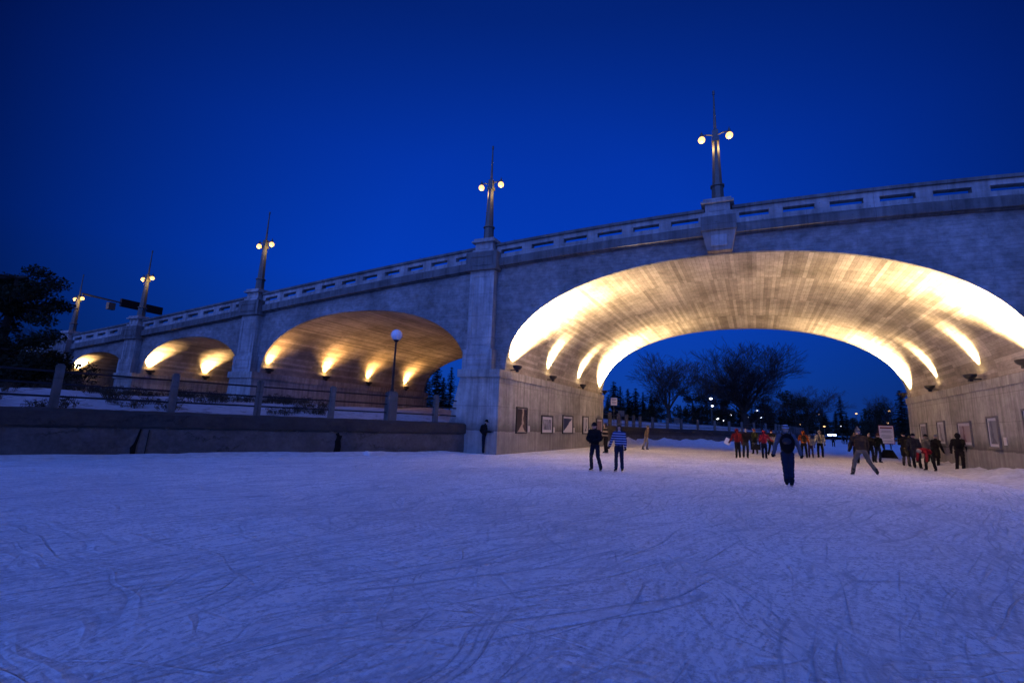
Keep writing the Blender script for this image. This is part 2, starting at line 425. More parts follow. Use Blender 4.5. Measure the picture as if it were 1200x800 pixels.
def person(label, loc, h=1.74, yaw=0.0, pose=None, jacket=('black', (.015,.015,.018)), trousers=('black', (.015,.015,.018)),
           head=None, boots=('blackboot', (.02,.02,.022)), gloves=('blackglove', (.015,.015,.016)), pack=None, hair=None, long_coat=False,
           hood=False, detail=1, bulk=1.1, face=False, seed=1, skates=True, group=None, pack_k=1.0):
    """one figure; local frame: x to its right, y forward, z up"""
    P = dict(lt=(-.07,.02,-1), ls=(-.02,-.04,-1), rt=(.07,.02,-1), rs=(.02,-.04,-1),
             la=(-.28,.0,-1), lf=(-.08,.22,-1), ra=(.28,.0,-1), rf=(.08,.22,-1),
             sp=(0,.04,1), hd=(0,.05,1), look=0, lfy=10, rfy=-10)
    rj = random.Random(seed*13)
    for q in ('lt','ls','rt','rs','la','lf','ra','rf','sp'): P[q] = tuple(x + rj.gauss(0, .05) for x in P[q][:2]) + (P[q][2],)
    if pose: P.update(pose)
    B = empty('person', loc, R(yaw)); tag(B, label, 'person', group)
    fh = .085 + (.045 if skates else 0)     # ankle above the ice
    pel = Vector((0,0,0)); sp = nrm(P['sp']); side = Vector((1,0,0))
    sh_c = pel + sp*(.285*h); chest = pel + sp*(.20*h); waist = pel + sp*(.09*h)
    shL = sh_c + Vector((-.108*h,0,-.005*h)); shR = sh_c + Vector((.108*h,0,-.005*h))
    hipL = pel + Vector((-.052*h,0,-.02*h)); hipR = pel + Vector((.052*h,0,-.02*h))
    knL = hipL + nrm(P['lt'])*(.235*h); anL = knL + nrm(P['ls'])*(.235*h)
    knR = hipR + nrm(P['rt'])*(.235*h); anR = knR + nrm(P['rs'])*(.235*h)
    elL = shL + nrm(P['la'])*(.168*h); wrL = elL + nrm(P['lf'])*(.145*h)
    elR = shR + nrm(P['ra'])*(.168*h); wrR = elR + nrm(P['rf'])*(.145*h)
    hd = nrm(P['hd']); neck = sh_c + sp*(.02*h); hc = neck + hd*(.105*h)
    lift = fh - min(anL.z, anR.z)
    U = Vector((0,0,lift))
    pel, sh_c, chest, waist, shL, shR, hipL, hipR, knL, anL, knR, anR, elL, wrL, elR, wrR, neck, hc = [p+U for p in
        (pel, sh_c, chest, waist, shL, shR, hipL, hipR, knL, anL, knR, anR, elL, wrL, elR, wrR, neck, hc)]
    HR = Matrix.Rotation(R(P['look']), 3, 'Z')
    tilt = Vector((0,0,1)).rotation_difference(hd).to_matrix()
    HR = tilt @ HR
    s = h/1.74; vx = (.018 if detail else .03)
    # --- continuous body
    b = MB(); rr = .83
    capsule(b, pel, waist, .115*s*rr, .10*s*rr); capsule(b, waist, chest, .10*s*rr, .12*s*rr); capsule(b, chest, sh_c, .12*s*rr, .07*s*rr)
    capsule(b, shL, shR, .055*s*rr, .055*s*rr); capsule(b, sh_c, hc, .05*s, .05*s)
    for a0, a1, a2 in ((shL, elL, wrL), (shR, elR, wrR)):
        capsule(b, a0, a1, .042*s, .034*s); capsule(b, a1, a2, .034*s, .025*s)
    for a0, a1, a2 in ((hipL, knL, anL), (hipR, knR, anR)):
        capsule(b, a0, a1, .068*s, .046*s); capsule(b, a1, a2, .046*s, .032*s)
    b.ball(hc, .1*s, 16, 12, (.78, .96, 1.17), HR)
    b.ball(hc + HR @ Vector((0, .035*s, -.06*s)), .06*s, 12, 8, (.85, .9, .95), HR)      # jaw
    b.ball(hc + HR @ Vector((0, .104*s, -.012*s)), .018*s, 8, 6, (.75, 1.1, 1.35), HR)   # nose
    b.ball(hc + HR @ Vector((0, .085*s, .025*s)), .03*s, 8, 6, (1.5, .5, .5), HR)        # brow
    for q in (-1, 1): b.ball(hc + HR @ Vector((q*.08*s, -.005*s, -.01*s)), .022*s, 8, 6, (.5, .8, 1.3), HR)
    link_mesh('body', remesh(b, vx*.9, 2), SKIN, B)
    if face:
        for q in (-1, 1):
            e = MB(); e.ball(hc + HR @ Vector((q*.03*s, .088*s, .006*s)), .0105*s, 8, 6, (1.2, .7, .8), HR); e.build('eye', M_EYE, B, True)
        e = MB(); e.ball(hc + HR @ Vector((0, .094*s, -.055*s)), .014*s, 10, 6, (1.6, .5, .45), HR); e.build('mouth', M_LIP, B, True)
    # --- jacket
    j = MB(); k = bulk*1.07*s
    def torso_ball(c, r, sx=1.25, sy=.9, sz=1.0): j.ball(c, r, 14, 10, (sx, sy, sz), Vector((0,0,1)).rotation_difference(sp).to_matrix())
    torso_ball(waist - sp*.05*s, .125*k, 1.25, .95); torso_ball(waist + sp*.05*s, .13*k, 1.22, .95); torso_ball(chest, .138*k, 1.25, .92, 1.05); torso_ball(sh_c - sp*.02*s, .10*k, 1.55, .9, .8)
    capsule(j, shL, shR, .075*k, .075*k); capsule(j, neck - sp*.02*s, neck + sp*.045*s, .075*k, .062*k)
    for a0, a1, a2 in ((shL, elL, wrL), (shR, elR, wrR)):
        capsule(j, a0, a1, .068*k, .056*k); capsule(j, a1, a2, .058*k, .045*k)
    if long_coat:
        for q, kn, hp in ((-1, knL, hipL), (1, knR, hipR)): capsule(j, hp, hp.lerp(kn, .8), .115*k, .10*k)
    if hood:
        j.ball(hc + HR @ Vector((0, -.022*s, .004*s)), .125*s, 14, 10, (.92, .92, 1.15), HR)
    jo = link_mesh('hooded_jacket' if hood else ('coat' if long_coat else 'jacket'), remesh(j, vx, 2, .012, seed), cloth(*jacket), B)
    # --- trousers
    t = MB()
    t.ball(pel, .125*s, 14, 8, (1.15, .92, .8)); capsule(t, pel, waist - sp*.03*s, .118*s, .11*s)
    for a0, a1, a2 in ((hipL, knL, anL), (hipR, knR, anR)):
        capsule(t, a0, a1, .098*s, .076*s); capsule(t, a1, a2 + Vector((0,0,.01)), .074*s, .068*s)
    link_mesh('trousers', remesh(t, vx, 2, .012, seed+7), cloth(*trousers), B)
    # --- footwear
    for an, fy, shin in ((anL, P['lfy'], P['ls']), (anR, P['rfy'], P['rs'])):
        Fm = Matrix.Rotation(R(fy), 3, 'Z'); lean = nrm(shin); up = -lean
        up = (up + Vector((0,0,1.4))).normalized()
        T = Vector((0,0,1)).rotation_difference(up).to_matrix() @ Fm
        f = MB(); capsule(f, an + T @ Vector((0,-.03,-.04))*s, an + T @ Vector((0,.12,-.055))*s, .045*s, .036*s, 8); capsule(f, an + T @ Vector((0,-.02,.10))*s, an + T @ Vector((0,-.02,-.03))*s, .055*s, .048*s, 8)
        fo = link_mesh('skate' if skates else 'boot', remesh(f, .016 if detail else .025, 2), cloth(*boots), B)
        if skates:
            bl = MB(); bl.box(-.004, .004, -.10*s, .19*s, -.127, -.085, lambda x,y,z: an + T @ Vector((x,y,z)))
            bl.build('blade', M_BLADE, fo)
    # --- gloves with separate fingers
    if detail:
        for el, wr, q in ((elL, wrL, -1), (elR, wrR, 1)):
            d = (wr - el).normalized(); sd = d.cross(Vector((0,1,0)));
            if sd.length < .1: sd = d.cross(Vector((0,0,1)))
            sd.normalize(); nn = sd.cross(d)
            g = MB(); capsule(g, wr, wr + d*.07*s, .03*s, .034*s, 8)
            for i, ln in enumerate((.062, .072, .068, .052)):
                a0 = wr + d*.075*s + sd*((i-1.5)*.021*s); a1 = a0 + (d*.75 + nn*.25)*ln*.55*s; a2 = a1 + (d*.5 + nn*.75)*ln*.5*s
                capsule(g, a0, a1, .0115*s, .0105*s, 6); capsule(g, a1, a2, .0105*s, .009*s, 6)
            a0 = wr + d*.02*s + sd*(q*.03*s); a1 = a0 + (sd*q*.6 + d*.6)*.045*s; capsule(g, a0, a1, .014*s, .011*s, 6); capsule(g, a1, a1 + (d + nn*.4)*.03*s, .011*s, .009*s, 6)
            link_mesh('glove', remesh(g, .0085, 1), cloth(*gloves), B)
    # --- head cover
    if head:
        kind, col = head[0], head[1:]
        m = MB()
        if kind in ('beanie', 'bobble', 'cap', 'pointed'):
            m.ball(hc + HR @ Vector((0, -.012*s, .022*s)), .112*s, 16, 8, (.86, .98, 1.08), HR, -8, 90)
            m.tube([hc + HR @ (Vector((math.cos(a)*.099, math.sin(a)*.109-.012, .012))*s) for a in [2*math.pi*i/14 for i in range(15)]], .013*s, 6)
            if kind == 'bobble': m.ball(hc + HR @ Vector((0, -.012*s, .155*s)), .035*s, 10, 8)
            if kind == 'pointed': m.lathe([(.06*s, .10*s), (.045*s, .15*s), (.03*s, .19*s), (.012*s, .21*s)], hc, 10)
            if kind == 'cap':
                m.ball(hc + HR @ Vector((0, .115*s, .03*s)), .075*s, 14, 6, (.95, 1.05, .16), HR)
        o = m.build('cap' if kind == 'cap' else 'knit_hat', cloth(*col), B, True)
    if hair is not None:
        m = MB(); m.ball(hc + HR @ Vector((0, -.02*s, .02*s)), .109*s, 14, 10, (.86, .93, 1.12), HR)
        if hair[1]:
            m.ball(hc + HR @ Vector((0, -.06*s, -.10*s)), .085*s, 12, 8, (1.1, .6, 1.5), HR)
            for q in (-1, 1): m.ball(hc + HR @ Vector((q*.085*s, .02*s, -.05*s)), .058*s, 10, 8, (.7, .95, 2.2), HR)
            m.ball(hc + HR @ Vector((0, .05*s, .075*s)), .075*s, 10, 8, (1.1, .7, .6), HR)
        mm = remesh(m, .02, 2, .006, seed)
        link_mesh('hair', mm, hair[0], B)
    if pack:
        m = MB(); c = chest - Vector((0, .17*s, .02*s))
        m.ball(c - Vector((0, 0, .03*s*(pack_k-1)*5)), .17*s*pack_k, 14, 10, (.95, .58, 1.38)); m.ball(c - Vector((0, .07*s, .07*s)), .11*s, 12, 8, (1.05, .55, .95))
        pk = pack[2] if len(pack) > 2 else None; pack = pack[:2]
        po = link_mesh('backpack', remesh(m, vx, 1, .006, seed), cloth(*pack), B)
        for q in (-1, 1):
            st = MB(); st.tube([shR.lerp(shL, .5+q*.32) + Vector((0, .03*s, .085*s)), shR.lerp(shL, .5+q*.32) + Vector((0, -.1*s, .06*s)), c + Vector((q*.1*s, .02*s, .12*s))], .018*s, 6)
            st.build('strap', cloth(*pack), po)
        if pk:
            m = MB(); m.ball(c - Vector((.03*s, .118*s*pack_k, -.02*s)), .10*s, 14, 8, (1.25, .4, 1.0)); m.build('pocket', cloth(pack[0]+'_pocket', pk), po, True)
    return dict(root=B, wrL=wrL, wrR=wrR, hc=hc, chest=chest, pel=pel, s=s, HR=HR)

NAVY = ('navy', (.018,.022,.045)); BLACK = ('black', (.014,.014,.017)); JEANS = ('jeans', (.022,.034,.075)); DARKJEANS = ('darkjeans', (.014,.020,.042))
RED = ('red', (.22,.012,.018)); CRIMSON = ('crimson', (.36,.02,.055)); CHAR = ('charcoal', (.05,.05,.055)); KHAKI = ('khaki', (.20,.165,.125)); BROWN = ('brown', (.06,.038,.025))
CREAM = ('cream', (.60,.56,.48)); ORANGE = ('orange', (.60,.13,.02)); OLIVE = ('olive', (.035,.05,.022)); GREY = ('grey', (.20,.20,.21)); LGREY = ('lightgrey', (.36,.35,.37)); BLUEGREY = ('bluegrey', (.16,.18,.24))
WHITEB = ('whiteboot', (.55,.55,.56)); TAN = ('tan', (.34,.25,.17))

walk1 = dict(lt=(-.05,.25,-1), ls=(-.03,-.15,-1), rt=(.09,-.14,-1), rs=(.10,-.35,-1), la=(-.3,-.25,-1), lf=(-.1,.15,-1), ra=(.3,.3,-1), rf=(.12,.5,-1))
PE = []
# foreground pair gliding towards the viewer
PE.append(person('skater in dark jacket and jeans gliding beside the girl in the striped jacket', on_ground(697, 552), 1.66, 170,
    dict(lt=(-.16,.10,-1), ls=(-.22,-.12,-1), rt=(.10,.12,-1), rs=(.02,-.14,-1), la=(-.35,.15,-1), lf=(.75,.65,-.25), ra=(.35,.12,-1), rf=(-.70,.62,-.35), sp=(-.04,.14,1), hd=(0,.18,1), look=-12),
    BLACK, DARKJEANS, ('beanie', 'black2', (.018,.018,.02)), face=True, seed=2))
PE.append(person('girl in blue and white striped jacket and jeans with long dark hair', on_ground(725.5, 553), 1.60, 176,
    dict(lt=(-.05,.03,-1), ls=(-.03,-.05,-1), rt=(.05,.05,-1), rs=(.03,-.05,-1), la=(-.22,.05,-1), lf=(-.04,.25,-1), ra=(.42,.05,-1), rf=(.30,.30,-1), look=18),
    ('blue_stripe', (.035,.075,.26), ((.34,.39,.54), 11.5)), JEANS, None, hair=(M_HAIR, True), face=True, seed=3, gloves=BLACK))
PE.append(person('person in a dark patterned jacket standing half hidden behind the striped girl', on_ground(710, 531), 1.74, 130, dict(la=(-.3,.3,-1), lf=(.2,.9,.3)),
    ('dark_patch', (.03,.022,.02), ((.28,.22,.17), 4.3)), BLACK, None, hair=(M_HAIR, True), seed=4))
# man at the pier
PE.append(person('person in dark cap and jacket by the pier corner looking down at a small camera', on_ground(566.5, 531.7), 1.72, -80,
    dict(sp=(0,.10,1), hd=(0,.35,1), la=(-.2,.25,-1), lf=(.15,1,.05), ra=(.2,.25,-1), rf=(-.15,1,.05), lt=(-.04,.08,-1), ls=(0,-.1,-1)),
    BLACK, DARKJEANS, ('cap', 'black2', (.018,.018,.02)), boots=WHITEB, pack=('black3', (.012,.012,.014)), seed=5, skates=False))
camper = PE[-1]
PE.append(person('pale beige skater passing in front of the far canal wall', on_ground(757, 527), 1.80, -95, dict(sp=(0,.25,1), hd=(0,.2,1), **{k: walk1[k] for k in ('lt','ls','rt','rs')}),
    TAN, LGREY, ('beanie', 'tan2', (.30,.23,.16)), gloves=TAN, seed=6))
# man skating away with backpack
PE.append(person('skater in blue grey jacket with dark backpack and striped cap skating away along the middle', on_ground(925, 570), 1.78, 4,
    dict(lt=(.03,.06,-1), ls=(.05,.0,-1), rt=(-.01,-.02,-1), rs=(-.05,-.12,-1), la=(-.42,-.08,-1), lf=(-.22,.10,-1), ra=(.42,-.08,-1), rf=(.22,.10,-1), sp=(0,.08,1), lfy=-6, rfy=6),
    BLUEGREY, JEANS, ('beanie', 'cap_stripe', (.02,.025,.04), ((.55,.58,.72), 14)), pack=('packdark', (.006,.006,.009), (.045,.055,.08)), pack_k=1.28, seed=7, bulk=1.08))
# group in the middle distance
PE.append(person('person in red hooded jacket holding white papers under one arm', on_ground(865, 537), 1.72, 12, dict(la=(-.45,-.05,-1), lf=(-.35,.35,-.7)), RED, BLACK, None, hood=True, seed=8))
redp = PE[-1]
PE.append(person('grey haired man in black sweater and charcoal trousers beside the red hooded jacket', on_ground(874.5, 537), 1.74, -8, None, BLACK, CHAR, None, hair=(M_GREYHAIR, False), seed=9, bulk=1.12))
blackp = PE[-1]
PE.append(person('person in olive green jacket and orange hat facing the black sweater man', on_ground(885, 532), 1.80, 150, dict(la=(-.3,.3,-1), lf=(.3,.9,.1), ra=(.3,.3,-1), rf=(-.3,.9,.0)), OLIVE, BLACK, ('beanie', 'orange2', (.45,.12,.05)), seed=10))
PE.append(person('person in crimson hooded jacket and dark jeans with arms held out', on_ground(896, 537.5), 1.68, -20, dict(la=(-.35,.2,-1), lf=(-.3,.6,-.7), ra=(.6,.3,-.9), rf=(.5,.8,-.3)), CRIMSON, DARKJEANS, None, hood=True, seed=11))
PE.append(person('striding skater in black jacket with pale stripe right of the crimson jacket', on_ground(905, 534), 1.78, 200, dict(**walk1), ('black_pale', (.016,.016,.018), ((.22,.21,.2), 1.35)), BLACK, ('beanie', 'maroon', (.11,.02,.025)), seed=12))
PE.append(person('person with orange hood and jacket carrying a brown backpack', on_ground(943, 537), 1.78, 6, None, ORANGE, BLACK, None, hood=True, pack=('brownpack', (.06,.04,.028)), seed=13, bulk=1.08))
PE.append(person('child in light grey top and purple trousers beside the orange hood', on_ground(951, 537), 1.50, -6, None, LGREY, ('purple', (.085,.045,.10)), ('beanie', 'grey2', (.25,.24,.25)), seed=14))
PE.append(person('person in cream jacket with pale backpack and black trousers', on_ground(962, 536.5), 1.84, 2, None, CREAM, BLACK, ('bobble', 'cream2', (.55,.50,.42)), pack=('greypack', (.22,.21,.19)), seed=15, bulk=1.1))
# wide stance man
PE.append(person('man in brown jacket and pointed grey hat with legs spread wide in khaki trousers', on_ground(1012, 557), 1.92, 8,
    dict(lt=(-.36,.18,-1), ls=(-.26,-.22,-1), rt=(.40,.16,-1), rs=(.52,-.26,-1), sp=(-.03,.22,1), hd=(-.05,.15,1), la=(-.35,.25,-1), lf=(.05,.65,-.8), ra=(.35,.25,-1), rf=(.0,.6,-.8)),
    BROWN, KHAKI, ('pointed', 'grey3', (.17,.17,.17)), seed=16, bulk=1.12))
PE.append(person('person in maroon jacket partly hidden behind the wide legged man', on_ground(1005, 543), 1.74, 30, None, ('maroonj', (.07,.015,.02)), BLACK, ('beanie', 'tan3', (.25,.17,.11)), seed=17))
PE.append(person('bare headed person in black jacket just right of the pointed hat', on_ground(1021, 542), 1.78, 160, dict(la=(-.3,.3,-1), lf=(.4,.8,-.2)), BLACK, BLACK, None, hair=(M_HAIR, False), seed=18, face=False))
PE.append(person('person in dark jacket and blue jeans standing left of the notice board', on_ground(1030, 542), 1.78, 215, dict(lt=(-.12,.08,-1), rt=(.16,.05,-1), rs=(.14,-.1,-1)), ('dkgreen', (.02,.028,.022)), JEANS, ('beanie', 'rust', (.20,.07,.04)), seed=19))
# group by the right wall
PE.append(person('tall person in long black coat over khaki trousers just right of the notice board', on_ground(1063, 546.5), 1.86, -30, dict(la=(-.25,.25,-1), lf=(.35,.8,-.1)), BLACK, KHAKI, ('beanie', 'black2', (.018,.018,.02)), long_coat=True, seed=20))
PE.append(person('person in rust brown jacket between the long black coat and the navy jacket', on_ground(1069, 546.5), 1.68, -20, None, ('rustj', (.085,.03,.02)), ('tan4', (.20,.12,.08)), None, hair=(M_HAIR, False), seed=21))
PE.append(person('person in long navy jacket and dark hat in the group by the right wall', on_ground(1074.5, 549), 1.80, -35, dict(lt=(-.05,.05,-1), rt=(.12,.02,-1), rs=(.10,-.08,-1)), NAVY, BLACK, ('beanie', 'navy2', (.015,.018,.03)), long_coat=True, seed=22))
PE.append(person('person in grey jacket and dark hat looking at the framed pictures on right wall', on_ground(1088, 546), 1.82, -70, None, GREY, BLACK, ('beanie', 'black2', (.018,.018,.02)), seed=23))
PE.append(person('person in black coat and white hat behind the bending red jacket', on_ground(1098.5, 548.5), 1.80, -60, dict(rt=(.16,-.1,-1), rs=(.14,-.2,-1)), BLACK, BLACK, ('beanie', 'white2', (.55,.54,.52)), seed=24, long_coat=True))
PE.append(person('person in red jacket and white helmet bending down to the ice', on_ground(1092, 552), 1.70, 130,
    dict(sp=(.0,1,.22), hd=(0,1,-.35), lt=(-.22,.25,-1), ls=(-.12,-.18,-1), rt=(.24,.2,-1), rs=(.16,-.2,-1), la=(-.12,.15,-1), lf=(.0,.1,-1), ra=(.12,.1,-1), rf=(.05,.2,-1)),
    ('red2', (.42,.015,.03)), BLACK, ('beanie', 'white3', (.42,.40,.38)), seed=25))
PE.append(person('person in dark hooded coat and backpack standing apart nearest the right wall pictures', on_ground(1127, 553), 1.88, -25, dict(lt=(-.03,.02,-1), rt=(.03,.03,-1), sp=(0,.06,1)), ('dkcoat', (.022,.020,.022)), ('dktr', (.026,.02,.022)), None, hood=True, pack=('black3', (.012,.012,.014)), seed=26, bulk=1.1))
# far skaters
for i, (px, py, hh, jk, lab) in enumerate((
        (977, 523.5, 1.75, NAVY, 'lone distant skater in navy under the bluish light at the ice edge'),
        (989, 520.5, 1.8, BLACK, 'distant dark skater left of the pair furthest out on the ice'),
        (992.5, 520.5, 1.7, CHAR, 'distant charcoal skater close beside the other dark skater far out'),
        (997, 519.5, 1.75, BROWN, 'distant brown coated skater far out beside the wide legged man'),
        (1001, 520.5, 1.7, BLACK, 'distant black coated skater seen over the left arm of wide legged man'))):
    PE.append(person(lab, on_ground(px, py), hh, 20*i-30, walk1 if i % 2 else None, jk, BLACK, ('beanie', 'black2', (.018,.018,.02)), detail=0, seed=40+i))

# things people hold
def local_to_world(pe, p):
    return Matrix.Translation(pe['root'].location) @ Matrix.Rotation(pe['root'].rotation_euler.z, 4, 'Z') @ Vector(p)
w = local_to_world(redp, redp['wrL'] + Vector((-.10, .10, .02)))
pm_ = MB(); pm_.box(-.02, .02, -.17, .17, -.20, .20)
o = pm_.build('paper_bundle', M_MATBOARD); o.location = w; o.rotation_euler = (R(30), R(-10), R(70)); tag(o, 'bundle of white papers held under the arm of the red hooded jacket', 'papers')
w = local_to_world(blackp, blackp['wrR'] + Vector((.22, .12, -.38)))
cr = empty('crate', w, R(10)); tag(cr, 'dark open crate carried between the black sweater man and the olive jacket', 'crate')
m = MB(); m.box(-.26, .26, -.16, .16, 0, .03); m.box(-.26, -.23, -.16, .16, .03, .40); m.box(.23, .26, -.16, .16, .03, .40); m.box(-.23, .23, -.16, -.13, .03, .34); m.box(-.23, .23, .13, .16, .03, .34)
m.build('crate_body', cloth('cratedark', (.02,.018,.017)), cr)
m = MB(); m.tube([(-.24, -.18, .39), (.24, -.18, .39), (.24, .18, .39), (-.24, .18, .39), (-.24, -.18, .39)], .014, 6); m.build('rim', M_STEEL, cr)
w = local_to_world(camper, (camper['wrL'] + camper['wrR'])*.5 + Vector((0, .12, .0)))
cm = empty('camera_device', w, R(-80)); tag(cm, 'small black camera held by the person in the dark cap', 'camera')
m = MB(); m.box(-.065, .065, -.03, .03, -.045, .045); m.box(-.025, .025, -.025, .02, .046, .066); m.build('camera_body', M_BLACK, cm)
m = MB(); m.tube([(0, .031, 0), (0, .10, 0)], .032, 12); m.build('lens_barrel', M_BRONZE, cm)

# ------------------------------------------------------------------ bridge
SK = R(5.0); G0 = Vector((-11.761, 21.399, 0)); DU = Vector((math.cos(SK), math.sin(SK), 0))
def T(u, v, z): return (u*DU.x, u*DU.y + v, z)
def W(u, v, z): return G0 + Vector(T(u, v, z))
LEN = 19.0; SPRING = 4.36; VF, VB = .5, LEN - .5
zk = np.polyfit([-60, -46, -40.3, -32, -19, -1.3, 10.7, 21.4, 32, 45], [4.3, 5.85, 6.5, 7.18, 8.40, 9.92, 10.58, 10.42, 9.5, 8.0], 5)
def zc(u): return float(np.polyval(zk, u))
ARCH = [(10.7, 10.7, 9.74, 2.15), (-10.15, 7.83, 8.2, 2.2), (-25.42, 5.35, 7.1, 2.2), (-36.8, 3.84, 6.22, 2.2)]   # centre, half span, crown, exponent

def arch_pts(a, n=72):
    c, hs, cr_, ex = a; out = []
    for i in range(n+1):
        th = math.pi*(1 - i/n)
        x = abs(math.cos(th))**(2/ex)*hs*(1 if math.cos(th) >= 0 else -1); z = abs(math.sin(th))**(2/ex)*(cr_-SPRING)
        out.append((c+x, SPRING+z))
    return out

BR = empty('arch_bridge', G0); tag(BR, 'long concrete arch bridge with floodlit vaults crossing the frozen canal', 'bridge')
prof = [(-75, .2), (-43.0, .2), (-40.66, .2)]
for a in reversed(ARCH): prof += arch_pts(a)
prof += [(21.42, .2), (26, .2), (34, .2), (45, .2)]
def front(v, flip):
    m = MB(); vs = []
    for u, z in prof: vs += [T(u, v, z), T(u, v, zc(u)+.1)]
    fs = []
    for i in range(len(prof)-1):
        if abs(prof[i+1][0]-prof[i][0]) < 1e-4: continue
        f = (2*i, 2*i+2, 2*i+3, 2*i+1); fs.append(f[::-1] if flip else f)
    m.add(vs, fs); return m.build('spandrel_wall', M_FACE, BR)
front(VF, False); front(VB, True)

def vault(a):
    pts = arch_pts(a, 96); me = bpy.data.meshes.new('vault'); vs = []; s = 0; ss = []
    vv = [VF, VF+.1] + [VF + (VB-VF)*k/18 for k in range(1, 18)] + [VB-.1, VB]
    for i, (u, z) in enumerate(pts):
        if i: s += math.hypot(u-pts[i-1][0], z-pts[i-1][1])
        ss.append(s)
        for v in vv: vs.append(T(u, v, z))
    nv = len(vv); fs = []; uvs = []
    for i in range(len(pts)-1):
        for k in range(nv-1):
            fs.append((i*nv+k, i*nv+k+1, (i+1)*nv+k+1, (i+1)*nv+k))
            uvs += [(ss[i], vv[k]), (ss[i], vv[k+1]), (ss[i+1], vv[k+1]), (ss[i+1], vv[k])]
    me.from_pydata(vs, [], fs); uvl = me.uv_layers.new(name='UVMap')
    for i, q in enumerate(uvs): uvl.data[i].uv = q
    me.shade_smooth(); o = link_mesh('vault', me, M_VAULT, BR)
    # raised lip that follows the front and back edge
    for v0, v1 in ((VF-.03, VF+.14), (VB-.14, VB+.03)):
        m = MB(); vs = []; fs = []
        for i, (u, z) in enumerate(pts):
            dz = .05; cx = a[0]; nx = (cx-u)/a[1]; nl = math.hypot(nx, 1); k = .05
            vs += [T(u, v0, z+.05), T(u + nx*k*.8, v0, z - k*.6), T(u + nx*k*.8, v1, z - k*.6), T(u, v1, z+.05)]
        for i in range(len(pts)-1):
            for q in range(3): fs.append((4*i+q, 4*i+q+1, 4*i+q+5, 4*i+q+4))
        m.add(vs, fs); m.build('arch_rib', M_FACE, BR, merge=True)
for a in ARCH: vault(a)

# piers: canal piers and the smaller ones up on the bank
def prism(m, quad0, quad1, v0, v1):
    """a box whose u limits change with height"""
    (a0, a1, z0), (b0, b1, z1) = quad0, quad1
    vs = [T(a0,v0,z0),T(a1,v0,z0),T(a1,v1,z0),T(a0,v1,z0),T(b0,v0,z1),T(b1,v0,z1),T(b1,v1,z1),T(b0,v1,z1)]
    m.add(vs, [(0,3,2,1),(4,5,6,7),(0,1,5,4),(1,2,6,5),(2,3,7,6),(3,0,4,7)])
def pier(uw0, uw1, b0, b1, l0, l1, zb):
    m = MB(); prism(m, (b0, b1, zb), (uw0, uw1, 3.95), 0, LEN); m.build('pier', M_PIER, BR)
    m = MB(); prism(m, (uw0-l0, uw1+l1, 3.95), (uw0-l0, uw1+l1, SPRING), -.10, LEN+.1); m.build('springing_ledge', M_PIER, BR)
pier(-2.3, 0, -3.25, 0.0, .14, .05, -.2)
pier(21.4, 23.7, 21.4, 24.6, .05, .14, -.2)
pier(-20.1, -18.0, -20.35, -17.95, .1, .08, .8)
pier(-33.0, -30.79, -33.2, -30.74, .1, .08, .8)
pier(-43.4, -40.65, -43.6, -40.6, .1, .08, .8)

def frame_panel(m, u0, u1, z0, z1, v, w=.07, d=.03):
    for (a, b, c, e) in ((u0, u1, z0, z0+w), (u0, u1, z1-w, z1), (u0, u0+w, z0+w+.002, z1-w-.002), (u1-w, u1, z0+w+.002, z1-w-.002)): m.box(a, b, v-d, v+.02, c, e, T)

def pilaster(uc, key=False):
    z0 = zc(uc)
    if not key:
        m = MB(); m.box(uc-.95, uc+.80, .0, .6, SPRING, 5.45, T); frame_panel(m, uc-.75, uc+.6, 4.62, 5.22, .0); m.build('pilaster_base', M_PILASTER, BR)
        m = MB(); m.box(uc-.78, uc+.68, .08, .6, 5.45, z0-.12, T); frame_panel(m, uc-.60, uc+.50, 5.7, z0-.4, .08); m.build('pilaster_shaft', M_PILASTER, BR)
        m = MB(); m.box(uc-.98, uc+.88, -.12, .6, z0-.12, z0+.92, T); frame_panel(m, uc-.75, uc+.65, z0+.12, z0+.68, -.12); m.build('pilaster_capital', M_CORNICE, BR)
    else:
        m = MB(); v0, v1 = .02, .52
        vs = [T(uc-.52,v0+.05,z0-.78),T(uc+.52,v0+.05,z0-.78),T(uc+.52,v1,z0-.78),T(uc-.52,v1,z0-.78),T(uc-.72,v0,z0+.18),T(uc+.72,v0,z0+.18),T(uc+.72,v1,z0+.18),T(uc-.72,v1,z0+.18)]
        m.add(vs, [(0,3,2,1),(4,5,6,7),(0,1,5,4),(1,2,6,5),(2,3,7,6),(3,0,4,7)]); ko = m.build('keystone_bracket', M_RUST, BR)
        m = MB(); m.box(uc-.34, uc+.34, -.025, .06, z0-.58, z0-.06, T); m.build('panel', M_PILASTER, ko)
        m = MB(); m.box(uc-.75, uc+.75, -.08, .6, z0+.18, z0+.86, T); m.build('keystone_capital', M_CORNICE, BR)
    m = MB(); m.box(uc-.66, uc+.62, -.02, .95, z0+.92 if not key else z0+.86, z0+1.08, T); m.box(uc-.55, uc+.52, .08, .90, z0+1.08, z0+1.52, T)
    frame_panel(m, uc-.35, uc+.32, z0+1.14, z0+1.46, .08, .05, .02)
    m.box(uc-.72, uc+.69, -.08, 1.05, z0+1.52, z0+1.62, T); m.box(uc-.62, uc+.59, .0, .98, z0+1.62, z0+1.76, T)
    m.build('lamp_pedestal', M_PARAPET, BR)
    return z0 + 1.76

PIL = [-41.35, -32.0, -19.05, -1.3]; KEY = 10.7
TOPS = {u: pilaster(u) for u in PIL}; TOPS[KEY] = pilaster(KEY, True); TOPS[22.55] = pilaster(22.55)

